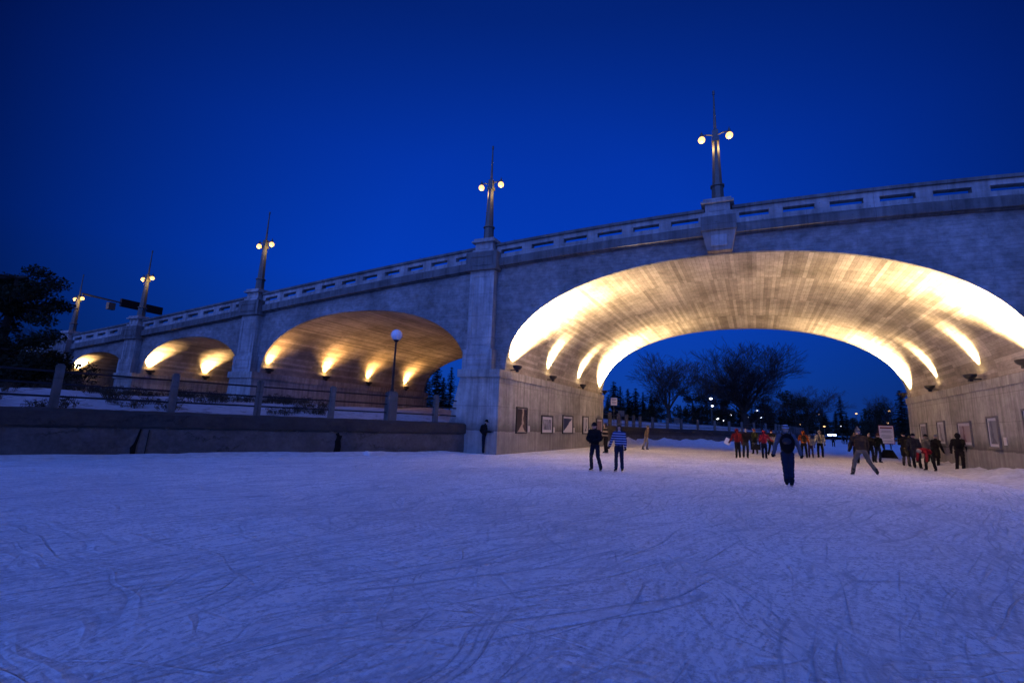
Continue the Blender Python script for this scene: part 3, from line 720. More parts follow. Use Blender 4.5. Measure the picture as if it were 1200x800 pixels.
def sweep(m, u0, u1, v0, v1, d0, d1, step=1.0):
    n = max(1, int(math.ceil((u1-u0)/step))); vs = []; fs = []
    for i in range(n+1):
        u = u0 + (u1-u0)*i/n; z = zc(u)
        vs += [T(u, v0, z+d0), T(u, v0, z+d1), T(u, v1, z+d1), T(u, v1, z+d0)]
    for i in range(n):
        for q in range(4): fs.append((4*i+q, 4*i+(q+1) % 4, 4*i+4+(q+1) % 4, 4*i+4+q)[::-1])
    fs += [(0,1,2,3), (4*n+3, 4*n+2, 4*n+1, 4*n)]
    m.add(vs, fs)
stops = [-62.0] + PIL + [KEY, 22.55, 44]
half = {u: .60 for u in PIL + [KEY, 22.55]}
for i in range(len(stops)-1):
    a, b = stops[i] + half.get(stops[i], 0), stops[i+1] - half.get(stops[i+1], 0)
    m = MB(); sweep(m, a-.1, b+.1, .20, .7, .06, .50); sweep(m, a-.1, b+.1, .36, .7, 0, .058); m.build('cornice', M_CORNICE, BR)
    m = MB(); sweep(m, a, b, .38, .72, .503, .80)
    n = max(2, round((b-a)/1.72)); pitch = (b-a)/n
    for q in range(n):
        s0, s1 = a + q*pitch, a + (q+1)*pitch
        g = .28
        sweep(m, s0, s0+g, .38, .72, .803, 1.047); sweep(m, s1-g, s1, .38, .72, .803, 1.047)
    sweep(m, a, b, .38, .72, 1.05, 1.28); m.build('parapet', M_PARAPET, BR)
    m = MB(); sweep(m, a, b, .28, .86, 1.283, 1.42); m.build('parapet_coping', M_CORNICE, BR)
m = MB(); sweep(m, -75, 45, VB-.2, VB+.3, .06, 1.38, 2); m.build('far_parapet', M_PARAPET, BR)
m = MB(); sweep(m, -75, 45, .73, VB-.21, .2, .45, 2); m.build('roadway', M_ASPHALT, BR)

# ------------------------------------------------------------------ twin globe lamp posts
def lamp_post(u, zb, label, sc=1.0):
    L = empty('lamp_post', W(u, .5, zb), SK); tag(L, label, 'lamp post', 'twin globe lamp posts along the bridge parapet')
    m = MB(); m.lathe([(.34, 0), (.34, .06), (.29, .12), (.27, .75), (.33, .77), (.33, .84), (.25, .88)], n=8, rot=math.pi/8); m.build('base', M_STEEL, L)
    m = MB(); m.lathe([(.235, .88), (.15, 3.25), (.14, 3.55)], n=8, rot=math.pi/8); m.build('shaft', M_STEEL, L)
    m = MB(); m.box(-.17, .17, -.17, .17, 3.12, 3.32); m.box(-.13, .13, -.13, .13, 3.33, 3.74); m.build('arm_collar', M_STEEL, L)
    m = MB(); m.tube([(0, 0, 3.74), (0, 0, 5.9)], [.075, .03], 8); m.tube([(0, 0, 5.72), (0, 0, 5.92)], .055, 8); m.build('mast', M_STEEL, L)
    for s in (-1, 1):
        m = MB(); m.tube([(s*.13, 0, 3.52), (s*.34, 0, 3.60), (s*.60, 0, 3.60)], .032, 8); m.tube([(s*.62, 0, 3.52), (s*.62, 0, 3.72)], [.10, .05], 8); m.tube([(s*.62, 0, 3.72), (s*.62, 0, 3.84)], [.03, .012], 6); ao = m.build('arm', M_STEEL, L)
        m = MB(); m.ball((s*.62, 0, 3.37), .162, 18, 12); m.build('globe', M_GLOBE_LIT, ao, True)
        l = bpy.data.lights.new('bulb', 'POINT'); l.energy = 50; l.color = (1, .58, .2); l.shadow_soft_size = .1
        lo = bpy.data.objects.new('bulb', l); COL.objects.link(lo); lo.parent = ao; lo.location = (s*.62, -.1, 3.03)
    L.scale = (sc, sc, sc)
lamp_post(-41.35, TOPS[-41.35], 'twin globe lamp post at the far left end of the bridge, beside the overhead sign', .88)
lamp_post(-32.0, TOPS[-32.0], 'twin globe lamp post over the pier between the two smallest arches', .95)
lamp_post(-19.05, TOPS[-19.05], 'twin globe lamp post over the pier left of the second largest arch')
lamp_post(-1.3, TOPS[-1.3], 'twin globe lamp post over the tall canal pier left of the widest arch')
lamp_post(KEY, TOPS[KEY], 'twin globe lamp post on the keystone bracket above the widest arch')

# overhead sign on an arm across the road
sg = empty('overhead_sign', W(-41.35, .5, zc(-41.35)), SK); tag(sg, 'dark overhead traffic sign on a long arm across the bridge road', 'sign')
m = MB(); m.tube([(0, .14, 5.25), (0, 3.0, 5.2)], [.09, .07], 8); m.tube([(0, 3.0, 5.2), (0, 6.9, 5.2)], [.07, .05], 8); m.build('arm', M_STEEL, sg)
m = MB(); m.box(-.14, .14, 3.2, 6.9, 4.85, 5.60); m.build('sign_panel', M_BLACK, sg)
m = MB(); m.box(-.2, .2, 2.2, 2.75, 4.35, 5.0); m.build('control_box', M_STEEL, sg)

# ------------------------------------------------------------------ floodlights on the ledges
LIGHT_COL = (1.0, .68, .36)
def floodlight(u, v, side, label, throw, root, col=LIGHT_COL, wash=None, group='bowl floodlights on the springing ledges', vt=0.0, off=.46):
    # throw, root: (power, cone, lean away from the wall) of the far beam and of the weak spill at the foot of the wall
    F = empty('floodlight', W(u + side*off, v, SPRING + .14), SK); tag(F, label, 'floodlight', group)
    m = MB(); m.ball((0, 0, .16), .30, 18, 6, (.8, 1.15, .75), None, -90, 0); m.build('bowl', M_BRONZE, F, True)
    m = MB(); m.tube([(-side*.40, 0, -.06), (-side*.08, 0, -.06), (0, 0, -.03)], .03, 6); m.box(-.07, .07, -.08, .08, -.17, -.06); m.build('bracket', M_BLACK, F)
    m = MB(); m.ball((0, 0, .12), .19, 14, 4, (.8, 1.1, .12)); m.build('lens', M_FLOOD if col is LIGHT_COL else M_FLOOD2, F, True)
    for pw_, cn_, tl_ in (throw, root) + ((wash,) if wash else ()):
        l = bpy.data.lights.new('bulb', 'SPOT'); l.energy = pw_; l.color = col; l.spot_size = R(cn_); l.spot_blend = 1.0; l.shadow_soft_size = .06
        lo = bpy.data.objects.new('bulb', l); COL.objects.link(lo); lo.parent = F; lo.location = (-side*.05, 0, .20)
        d = Vector((side*math.sin(R(tl_)), math.sin(R(vt)), math.cos(R(tl_))))
        lo.rotation_euler = d.to_track_quat('-Z', 'Y').to_euler()
M_FLOOD2 = mat_emit('flood_lens_orange', (1, .6, .22), 30)
vs4 = (1.1, 6.2, 12.1, 17.8); nm = ('nearest the front edge', 'second from the front edge', 'third from the front edge', 'at the far edge')
BEAM = [((30000, 96, 16), (16000, 96, -5), 14, (1700, 116, 38)), ((2800, 50, 9), (4400, 62, -8), 0, (700, 120, 38)), ((2800, 50, 9), (4400, 62, -8), 0, (700, 120, 38)), ((27000, 96, 16), (15500, 96, -5), -14, (1700, 116, 38))]
for v, t, (th, rt, vt, ws) in zip(vs4, nm, BEAM):
    floodlight(0, v, 1, 'bowl floodlight on the left ledge of the widest arch, ' + t, th, rt, vt=vt, wash=ws)
    floodlight(21.4, v, -1, 'bowl floodlight on the right ledge of the widest arch, ' + t, (th[0]*(.42 if v < 2 else .65), *th[1:]), (rt[0]*(.42 if v < 2 else .65), *rt[1:]), vt=vt, wash=ws)
OR = (1.0, .50, .16)
for v, t, pw in zip((.95, 5.8, 10.4, 15.3), nm, (.8, 1.3, 1.0, 1.3)):
    floodlight(-18.0, v, 1, 'small floodlight on the left wall of the second largest arch, ' + t, (700*pw, 70, 9), (1150*pw, 64, -8), OR, (520*pw, 124, 35), off=.34)
YE = (1.0, .60, .24)
for v, t, pw in zip((.95, 5.2), nm, (1.4, .9)):
    floodlight(-30.79, v, 1, 'small floodlight on the left wall of the second smallest arch, ' + t, (2400*pw, 88, 12), (2400*pw, 76, -7), YE, off=.36)
floodlight(-40.65, .95, 1, 'small floodlight on the left wall of the smallest arch', (2600, 92, 12), (2600, 80, -7), YE, off=.36)

# ------------------------------------------------------------------ framed pictures and caption plates
def picture(u, side, v0, v1, z0, z1, label, paint, fm, mat_w=.12, plate=True, platelabel=''):
    """side=+1: hangs on a wall facing +u; -1: facing -u"""
    base = W(u + side*.003, (v0+v1)/2, (z0+z1)/2); hw, hh = (v1-v0)/2, (z1-z0)/2
    Pq = empty('framed_picture', base, 0); tag(Pq, label, 'picture', 'framed pictures along the canal walls under the bridge')
    X = lambda d, y, z: (side*d, y, z)
    def bx(m, d0, d1, y0, y1, q0, q1):
        m.box(min(side*d0, side*d1), max(side*d0, side*d1), y0, y1, q0, q1)
    w = .085
    m = MB(); bx(m, 0, .07, -hw, hw, -hh, -hh+w); bx(m, 0, .07, -hw, hw, hh-w, hh); bx(m, 0, .07, -hw, -hw+w, -hh+w+.001, hh-w-.001); bx(m, 0, .07, hw-w, hw, -hh+w+.001, hh-w-.001); m.build('frame', fm, Pq)
    m = MB(); bx(m, .002, .03, -hw+w, hw-w, -hh+w, hh-w); m.build('mat_board', M_MATBOARD, Pq)
    iw, ih = hw-w-mat_w, hh-w-mat_w
    m = MB(); bx(m, .031, .036, -iw, iw, -ih, ih); m.build('print', paint, Pq)
    if plate:
        m = MB(); c = W(u + side*.003, v1+.32, z0+.26); m.box(min(0, side*.02), max(0, side*.02), -.13, .13, -.17, .17); o = m.build('caption_plate', M_PLATE); o.location = c
        tag(o, platelabel, 'plate', 'caption plates beside the pictures')

def paint(name, kind, cols):
    k = NT('print_' + name); o = k.obj(); sp = k.n('SeparateXYZ', i_0=o); y, z = sp.outputs[1], sp.outputs[2]
    n = k.noise(o, 3.5, 6, .65)
    if kind == 'streak':
        f = k.math('ABSOLUTE', k.math('ADD', k.math('SUBTRACT', y, .12), k.math('MULTIPLY', k.math('SUBTRACT', n, .5), .5)))
        col = k.mix(k.ramp(f, [(.03, 1.0), (.14, 0.0)]), c4(cols[0]), c4(cols[1]))
        low = k.ramp(k.math('ADD', z, k.math('MULTIPLY', n, .3)), [(-.0, 1.0), (.02, 0.0)])
        lowm = k.math('LESS_THAN', k.math('ADD', z, k.math('MULTIPLY', k.math('ABSOLUTE', y), .9)), -.22)
        col = k.mix(lowm, col, c4(cols[1]))
    elif kind == 'hill':
        f = k.math('SUBTRACT', z, k.math('ADD', k.math('MULTIPLY', y, .55), k.math('MULTIPLY', k.math('SUBTRACT', n, .5), .4)))
        col = k.mix(k.math('LESS_THAN', f, -.05), c4(cols[0]), c4(cols[1]))
    else:
        f = k.noise(k.mapv(o, (1, 4, 1.2)), 2.0, 5, .6)
        col = k.mix(k.ramp(f, [(.42, 0.0), (.56, 1.0)]), c4(cols[0]), c4(cols[1]))
    return k.done(col, .4)
FRM = M_FRAME
picture(0, 1, 2.05, 3.45, 1.06, 2.52, 'tall dark framed picture with a pale vertical streak, nearest the pier corner on left wall', paint('streak', 'streak', ((.03,.018,.02), (.45,.36,.26))), FRM, .02, True, 'small caption plate beside the tall dark picture nearest the pier corner')
picture(0, 1, 5.55, 7.35, 1.04, 2.18, 'black framed picture of dark treetops on white, second on left wall', paint('trees', 'blot', ((.05,.055,.07), (.30,.30,.34))), FRM, .16, True, 'small caption plate right of the dark treetops picture')
picture(0, 1, 9.15, 11.2, 1.04, 2.31, 'black framed picture of a white snow slope under dark blue sky, middle of left wall', paint('slope', 'hill', ((.012,.02,.06), (.62,.60,.58))), FRM, .13, True, 'small caption plate right of the snow slope picture')
picture(0, 1, 13.4, 14.8, 1.02, 2.38, 'narrow framed picture with a dark scribble on white, fourth on left wall', paint('scrib', 'streak', ((.55,.54,.52), (.08,.08,.09))), FRM, .12, True, 'small caption plate right of the narrow white picture')
picture(0, 1, 16.95, 18.6, 1.06, 2.32, 'framed picture with a muted purple scene, furthest along the left wall', paint('purple', 'blot', ((.10,.06,.07), (.20,.12,.13))), FRM, .16, False)
GF = M_GREYFRAME
picture(21.4, -1, 15.1, 16.5, 1.3, 2.62, 'framed dark picture furthest along the right wall, behind the long black coat', paint('r1', 'blot', ((.10,.09,.10), (.25,.22,.21))), GF, .12, True, 'small caption plate behind the navy jacket on the right wall')
picture(21.4, -1, 11.9, 13.2, 1.3, 2.68, 'framed pale picture with a dark upright shape, second from the far end of right wall', paint('r2', 'streak', ((.42,.40,.38), (.16,.14,.14))), GF, .12, False)
picture(21.4, -1, 8.2, 10.0, 1.3, 2.56, 'framed picture with a dark red bar across pale ground, middle of right wall', paint('r3', 'streak', ((.33,.27,.25), (.14,.05,.06))), GF, .14, False)
picture(21.4, -1, 5.2, 6.35, 1.28, 2.72, 'tall narrow framed picture right of the dark hooded coat on the right wall', paint('r4', 'streak', ((.22,.22,.22), (.10,.10,.12))), GF, .12, False)
picture(21.4, -1, .9, 2.95, 1.3, 2.92, 'large framed reddish picture nearest the front end of the right wall', paint('r5', 'blot', ((.20,.10,.075), (.30,.17,.12))), GF, .2, False)
m = MB(); m.box(-.02, 0, -.13, .13, -.17, .17); o = m.build('caption_plate', M_PLATE); o.location = W(21.397, 4.8, 1.62); tag(o, 'small caption plate right of the tall narrow picture on right wall', 'plate', 'caption plates beside the pictures')

# ------------------------------------------------------------------ setting: ice, banks, walls
m = MB(); m.add([(-900, -200, 0), (900, -200, 0), (900, 1500, 0), (-900, 1500, 0)], [(0, 1, 2, 3)]); o = m.build('ice', M_ICE); tag(o, kind='structure')

EDGE = [(-30, -40), (-21.2, -2), (-19.51, 5.72), (-18.76, 8.56), (-17.36, 12.2), (-15.24, 17.04), (-13.55, 21.45), (-13.2, 23), (-13.2, 40.3), (-11.85, 40.6), (-11.2, 56), (-7.5, 63), (-3.5, 67.5), (3, 78), (9, 110), (15, 150), (22, 260), (60, 320), (400, 360), (420, 1500)]
EY = [p[1] for p in EDGE]; EX = [p[0] for p in EDGE]
def edge_x(y): return float(np.interp(y, EY, EX))
def sm(t): t = min(1, max(0, t)); return t*t*(3-2*t)
def land_z(x, y):
    t = edge_x(y) - x; ze = 1.42 if y < 30 else 1.66
    n = .16*noise.noise(Vector((x*.35, y*.35, 0))) + .07*noise.noise(Vector((x*1.3, y*1.3, 3)))
    z = ze + .85*sm((t-.6)/9) + n*sm(t/1.5)
    if y > 45: z += .9*sm((t-6)/40)
    if y > 200: z += 3.0*sm((y-200)/300)
    return z
ts = [0, .35, .7, 1.1, 1.6, 2.2, 3, 4, 5, 6, 7.2, 8.5, 10, 12, 14, 17, 20, 25, 32, 42, 60, 100, 200, 420, 900]
ys = [-40, -25, -15] + list(np.arange(-8, 46, .6)) + list(np.arange(46, 90, 2)) + [95, 102, 110, 120, 135, 150, 175, 200, 230, 260, 290, 320, 340, 360, 420, 520, 700, 1000, 1500]
m = MB(); vs = []; fs = []
for y in ys:
    for t in ts:
        x = edge_x(y) - t; vs.append((x, y, land_z(x, y)))
nt = len(ts)
for i in range(len(ys)-1):
    for k in range(nt-1): fs.append((i*nt+k, i*nt+k+1, (i+1)*nt+k+1, (i+1)*nt+k)[::-1])
m.add(vs, fs); o = m.build('snow_ground', M_SNOW, None, True); tag(o, kind='structure')
# right bank, mostly hidden behind the bridge
RE = [(9.55, 42.6), (12.5, 50), (21, 75), (33, 110), (48, 160), (78, 300), (110, 420)]
m = MB(); vs = []; fs = []
for y in [42.6, 46, 50, 58, 66, 75, 90, 110, 135, 160, 220, 300, 420]:
    x0 = float(np.interp(y, [p[1] for p in RE], [p[0] for p in RE]))
    for t in (0, .02, 1, 3, 8, 20, 60, 200, 600): vs.append((x0+t, y, -.05 if t == 0 else 1.5 + .02*min(t, 60) + .2*noise.noise(Vector((x0+t, y*.3, 5)))))
for i in range(12):
    for k in range(8): fs.append((i*9+k, i*9+k+1, (i+1)*9+k+1, (i+1)*9+k))
m.add(vs, fs); o = m.build('snow_bank_right', M_SNOW, None, True); tag(o, kind='structure'); o.name = 'snow_bank'

def sweep_wall(name, pts, prof, mat, parent, sub=.5):
    """profile (outward offset, z) carried along a ground line; outward = right hand side of the direction of travel"""
    P2 = [Vector((p[0], p[1])) for p in pts]; L = [0]
    for i in range(1, len(P2)): L.append(L[-1] + (P2[i]-P2[i-1]).length)
    n = int(L[-1]/sub)+1; vs = []; fs = []; np_ = len(prof)
    def at(s):
        return Vector((float(np.interp(s, L, [p.x for p in P2])), float(np.interp(s, L, [p.y for p in P2]))))
    for i in range(n+1):
        s = L[-1]*i/n; p = at(s); d = (at(min(L[-1], s+.6)) - at(max(0, s-.6))).normalized(); nr = Vector((d.y, -d.x))
        for k, (off, z) in enumerate(prof):
            j = .04*noise.noise(Vector((s*1.1, k*2.0, 1))) + .035*noise.noise(Vector((s*3.3, k*3.0, 8)))
            if z < 0: j = 0
            q = p + nr*(off + j); vs.append((q.x, q.y, z + j*.7))
    for i in range(n):
        for k in range(np_-1): fs.append((i*np_+k, i*np_+k+1, (i+1)*np_+k+1, (i+1)*np_+k)[::-1])
    m = MB(); m.add(vs, fs)
    for i in (0, n): m.f.append(tuple(i*np_+k for k in range(np_)))
    return m.build(name, mat, parent, False, True)
LW = EDGE[:7]
cw = empty('canal_wall', (0, 0, 0)); tag(cw, 'old cracked concrete retaining wall along the left edge of the ice', 'wall')
sweep_wall('wall_body', LW, [(-.5, -.1), (0, -.1), (0, .3), (0, .6), (0, .93), (-.5, .93)], M_OLDWALL, cw, .25)
sweep_wall('coping', LW, [(-.6, .94), (.0, .94), (.07, 1.0), (.09, 1.2), (.08, 1.42), (.0, 1.50), (-.6, 1.53)], M_OLDWALL, cw, .2)
fw = empty('canal_wall', (0, 0, 0)); tag(fw, 'distant canal wall curving right beyond the widest arch', 'wall')
FWL = EDGE[9:17]
sweep_wall('wall_body', FWL, [(-.5, -.1), (0, -.1), (0, .7), (0, 1.35), (-.5, 1.35)], M_OLDWALL, fw, 1.0)
sweep_wall('coping', FWL, [(-.6, 1.36), (.09, 1.36), (.09, 1.72), (-.6, 1.76)], M_OLDWALL, fw, 1.0)

def wall_frame(px, py):
    """point on the left wall front below a picture column, with its along and outward directions"""
    p = on_ground(px, py); y = p.y; i = max(k for k in range(len(LW)-1) if LW[k][1] <= y)
    a, b = Vector(LW[i]), Vector(LW[i+1]); d = (b-a).normalized(); return Vector((edge_x(y), y, 0)), Vector((d.x, d.y, 0)), Vector((d.y, -d.x, 0))
def stain(px, py, outline, dep=.045):
    p, d, n = wall_frame(px, py); m = MB(); vs = [p + d*a + n*(dep) + Vector((0,0,z)) for a, z in outline] + [p + d*a + n*(.0) + Vector((0,0,z)) for a, z in outline]
    k = len(outline); m.add(vs, [tuple(range(k))] + [(i, (i+1) % k, k+(i+1) % k, k+i) for i in range(k)]); m.build('stain', M_CRACK, cw)
stain(405, 533, [(-.16,.02),(.13,.0),(.15,.35),(.10,.6),(.17,.78),(.05,.80),(.0,.92),(-.12,.86),(-.05,.74),(-.12,.55),(-.10,.3)])
stain(157, 535, [(-.10,.02),(.02,.02),(.02,.35),(.06,.6),(.10,.92),(.05,.92),(.0,.66),(-.06,.42),(-.14,.3),(-.12,.15)])
stain(170, 535, [(0,.02),(.018,.02),(.05,.9),(.035,.9)])

# ploughed snow along the walls
def snowbank(name, pts, width, height, seed, sub=.35, flat=.0):
    P2 = [Vector(p) for p in pts]; L = [0]
    for i in range(1, len(P2)): L.append(L[-1] + (P2[i]-P2[i-1]).length)
    n = int(L[-1]/sub)+1; vs = []; fs = []; K = 12
    at = lambda s: Vector((float(np.interp(s, L, [p.x for p in P2])), float(np.interp(s, L, [p.y for p in P2]))))
    for i in range(n+1):
        s = L[-1]*i/n; p = at(s); d = (at(min(L[-1], s+.4)) - at(max(0, s-.4))).normalized(); nr = Vector((d.y, -d.x))
        wv = .7 + .6*(noise.noise(Vector((s*.25, seed, 0)))+.5); hv = .65 + .7*(noise.noise(Vector((s*.45, seed, 4)))+.35) + .3*noise.noise(Vector((s*1.7, seed, 9)))
        e = sm(min(s, L[-1]-s)/1.5)
        for k in range(K+1):
            t = k/K; q = p + nr*(t*width*wv)
            z = height*max(.05, hv)*e*(1-t)**1.4 + (1-t)*.12*height*noise.noise(Vector((q.x*2.2, q.y*2.2, seed))) + .05*height*noise.noise(Vector((q.x*7, q.y*7, seed)))
            vs.append((q.x, q.y, max(z, -.03) if k < K else -.03))
    for i in range(n):
        for k in range(K): fs.append((i*(K+1)+k, i*(K+1)+k+1, (i+1)*(K+1)+k+1, (i+1)*(K+1)+k)[::-1])
    m = MB(); m.add(vs, fs); o = m.build(name, M_BANK, None, True); tag(o, kind='structure'); return o
rb = [W(21.4, v, 0).xy for v in (17, 12, 8, 4, 0)] + [W(21.45, -.1, 0).xy, Vector((11.5, 20)), Vector((16, 15))]
snowbank('snow_bank', [tuple(p) for p in rb], 1.7, .45, 3.3)
snowbank('snow_bank', [(p[0]+.02, p[1]) for p in LW[1:]], 1.0, .11, 7.7)
snowbank('snow_bank', [(p[0]+.02, p[1]) for p in FWL[0:6]], 2.6, .55, 11.1, .6)
m = MB(); p = on_ground(430, 533.4); m.ball((p.x, p.y, .06), .18, 10, 7, (1.2, .9, .7)); o = m.build('snow_lump', M_BANK, None, True); tag(o, 'lone lump of snow on the ice at the foot of the left canal wall', 'snow lump')

# ------------------------------------------------------------------ railings
def fence_pts(pxs):
    out = []
    for px, py in pxs:
        p, d, n = wall_frame(px, py) if py else (None, None, None); out.append((p - n*.35, d))
    return out
RL = empty('railing', (0, 0, 0)); tag(RL, 'concrete post and pipe railing on top of the left canal wall', 'railing')
pp = [(-22.6, -8.5), (-21.5, -3.6), (-20.75, .9)]
posts = [Vector((x-.35, y, 0)) for x, y in pp]
for px in (18, ):
    pass
for y in (6.69, 9.63, 12.26, 14.93, 17.5, 19.85, 22.3): posts.append(Vector((edge_x(y)-.40 if y < 21 else -13.92, y, 0)))
posts.insert(3, Vector((edge_x(3.8)-.4, 3.8, 0)))
LAMP_I = len(posts) - 3
for i, p in enumerate(posts):
    w = .22 if i == LAMP_I else .11; zt = 2.86 if i != LAMP_I else 2.84
    a = posts[min(i+1, len(posts)-1)] - posts[max(i-1, 0)]; rot = math.atan2(a.y, a.x); c, s = math.cos(rot), math.sin(rot)
    m = MB(); m.box(-w, w, -w, w, 1.40, zt, lambda x, y, z: (p.x + x*c - y*s, p.y + x*s + y*c, z))
    m.box(-w*.7, w*.7, -w*.7, w*.7, zt, zt+.05, lambda x, y, z: (p.x + x*c - y*s, p.y + x*s + y*c, z)); m.build('post', M_POST, RL)
for z in (1.88, 2.27, 2.66):
    m = MB(); m.tube([(p.x, p.y, z) for p in posts], .032, 6); m.build('rail', M_RAIL, RL)
# globe lamp on the thick post
gp = posts[LAMP_I]
GL = empty('globe_lamp', (gp.x, gp.y, 2.89)); tag(GL, 'unlit white globe lamp on a thin black pole rising from the thick railing post', 'lamp post')
m = MB(); m.tube([(0,0,0), (0,0,2.42)], [.055, .045], 10); m.tube([(0,0,0), (0,0,.12)], .09, 10); m.build('pole', M_BLACK, GL)
m = MB(); m.tube([(0,0,2.40), (0,0,2.50)], [.07, .15], 12); m.build('collar', M_BLACK, GL)
m = MB(); m.ball((0,0,2.75), .28, 20, 14); m.build('globe', M_GLOBE_OFF, GL, True)
# far railing
FR = empty('railing', (0, 0, 0)); tag(FR, 'pale concrete post railing on the distant wall beyond the widest arch', 'railing')
def along(pts, step):
    P2 = [Vector(p) for p in pts]; out = []; L = [0]
    for i in range(1, len(P2)): L.append(L[-1] + (P2[i]-P2[i-1]).length)
    s = .8
    while s < L[-1]: out.append(Vector((float(np.interp(s, L, [p.x for p in P2])), float(np.interp(s, L, [p.y for p in P2]))))); s += step
    return out
fpts = along(FWL[:6], 2.75)
for p in fpts:
    m = MB(); m.box(p.x-.65, p.x-.35, p.y-.15, p.y+.15, 1.7, 3.0); m.build('post', M_POST, FR)
for z in (2.0, 2.4, 2.8):
    m = MB(); m.tube([(p.x-.5, p.y, z) for p in fpts], .03, 5); m.build('rail', M_RAIL, FR)

# ------------------------------------------------------------------ signs
nb = empty('notice_board', on_ground(1041.5, 536.5) , R(-8)); tag(nb, 'white notice board with dark red heading on a dark stand beyond the widest arch', 'notice board')
m = MB(); 
vs = [(-.75,-.35,0),(.75,-.35,0),(.75,.35,0),(-.75,.35,0),(-.36,-.2,.8),(.36,-.2,.8),(.36,.2,.8),(-.36,.2,.8)]
m.add(vs, [(0,3,2,1),(4,5,6,7),(0,1,5,4),(1,2,6,5),(2,3,7,6),(3,0,4,7)]); m.build('stand_base', M_STAND, nb)
for s in (-1, 1):
    m = MB(); m.box(s*.26-.05, s*.26+.05, -.05, .05, .85, 3.05); m.build('leg', M_STAND, nb)
m = MB(); m.box(-.56, .56, -.12, -.055, 1.42, 3.12); bo = m.build('board', M_SIGNWHITE, nb)
m = MB()
for a, b, z0, z1 in ((-.60, .60, 1.36, 1.42), (-.60, .60, 3.12, 3.18), (-.60, -.56, 1.42, 3.12), (.56, .60, 1.42, 3.12)): m.box(a, b, -.13, -.05, z0, z1)
m.build('border', M_SIGNRED, nb)
m = MB(); m.box(-.48, .48, -.126, -.1205, 2.86, 3.0); m.build('heading_band', M_SIGNRED, nb)
for q, (z, w) in enumerate(((2.62, .36), (2.5, .44), (2.18, .40), (2.06, .48), (1.94, .34), (1.64, .46))):
    m = MB(); m.box(-w, w, -.126, -.1205, z-.025, z+.025); m.build('text_line', M_SIGNGREY, nb)
nb.scale = (.82, .82, .82)
ss = empty('small_sign', (-12.1, 45.2, 1.6), R(25)); tag(ss, 'small white sign on a post just past the far end of the left vault wall', 'sign')
m = MB(); m.tube([(0,0,0), (0,0,2.86)], .035, 6); m.build('pole', M_STEEL, ss)
m = MB(); m.box(-.31, .31, -.06, -.04, 2.12, 2.86); m.build('sign_face', M_SIGNWHITE, ss)
m = MB(); m.box(-.20, .20, -.064, -.061, 2.62, 2.70); m.box(-.2, .2, -.064, -.061, 2.34, 2.42); m.build('lettering', M_SIGNGREY, ss)
for (px, py, D, lab) in ((728, 484, 58, 'small dark sign board on a post among the far bank conifers'), (793, 492, 70, 'small bluish sign board on a post in front of the bare trees')):
    p = at_dist(px, py, D); s2 = empty('small_sign', (p.x, p.y, land_z(p.x, p.y)), R(20)); tag(s2, lab, 'sign')
    zt = p.z - s2.location.z + .3
    m = MB(); m.tube([(0,0,-.1), (0,0,zt)], .04, 6); m.build('pole', M_STEEL, s2)
    m = MB(); m.box(-.35, .35, -.06, -.04, zt-.7, zt); m.build('sign_face', M_STEEL, s2)

# ------------------------------------------------------------------ trees
def mesh_np(name, v, f, mat):
    me = bpy.data.meshes.new(name); me.from_pydata(v, [], f); me.materials.append(mat); return me

def bare_tree(seed, H=12, wide=8, spread=.5, trunk=.28, levels=6, clear=.22, twist=.25, uplift=.12, kids=(2, 3), first=3):
    rnd = random.Random(seed); trunk_m, crown_m = MB(), MB()
    def grow(p, d, L, r, lev):
        n = 4 if lev > 3 else 3; pts = [p.copy()]; rad = [r]; q = p.copy(); dd = d.copy()
        tw = twist*(.25 if lev == levels else (.6 if lev == levels-1 else 1))
        for i in range(n):
            dd = (dd + Vector((rnd.gauss(0, tw*.5), rnd.gauss(0, tw*.5), rnd.gauss(uplift*.5, tw*.25)))).normalized()
            q = q + dd*(L/n); pts.append(q.copy()); rad.append(max(.0085, r*(1 - .45*(i+1)/n)))
        (trunk_m if lev >= levels-1 else crown_m).tube(pts, rad, 7 if lev >= levels-1 else (5 if lev > 2 else 3), cap=False)
        if lev <= 0: return
        def child(pos, base, ang, l, rr):
            ax = base.orthogonal().normalized(); ax.rotate(Matrix.Rotation(rnd.uniform(0, 6.283), 3, base)); nd = base.copy(); nd.rotate(Matrix.Rotation(ang, 3, ax)); grow(pos, nd.normalized(), l, rr, lev-1)
        k = rnd.randint(*kids) if lev < levels else max(first, rnd.randint(*kids))
        for i in range(k): child(pts[-1], dd, rnd.uniform(.2, spread), L*(rnd.uniform(.66, .86) if lev < levels else rnd.uniform(1.0, 1.3)), rad[-1]*rnd.uniform(.62, .82))
        for i in range(1, n):
            if rnd.random() < (.75 if lev < levels else .25): child(pts[i], (pts[i+1]-pts[i]).normalized(), rnd.uniform(.5, .95), L*rnd.uniform(.45, .7), rad[i]*.5)
    grow(Vector((0, 0, -.3)), Vector((0, 0, 1)), H*clear, trunk, levels)
    zs = max(p[2] for p in crown_m.v); k = H/zs; rm = sorted(math.hypot(p[0], p[1]) for p in crown_m.v); kx = (wide/2)/rm[int(len(rm)*.95)]
    for b in (trunk_m, crown_m): b.v = [(x*kx, y*kx, z*k) for x, y, z in b.v]
    return trunk_m.mesh('trunk'), crown_m.mesh('crown')

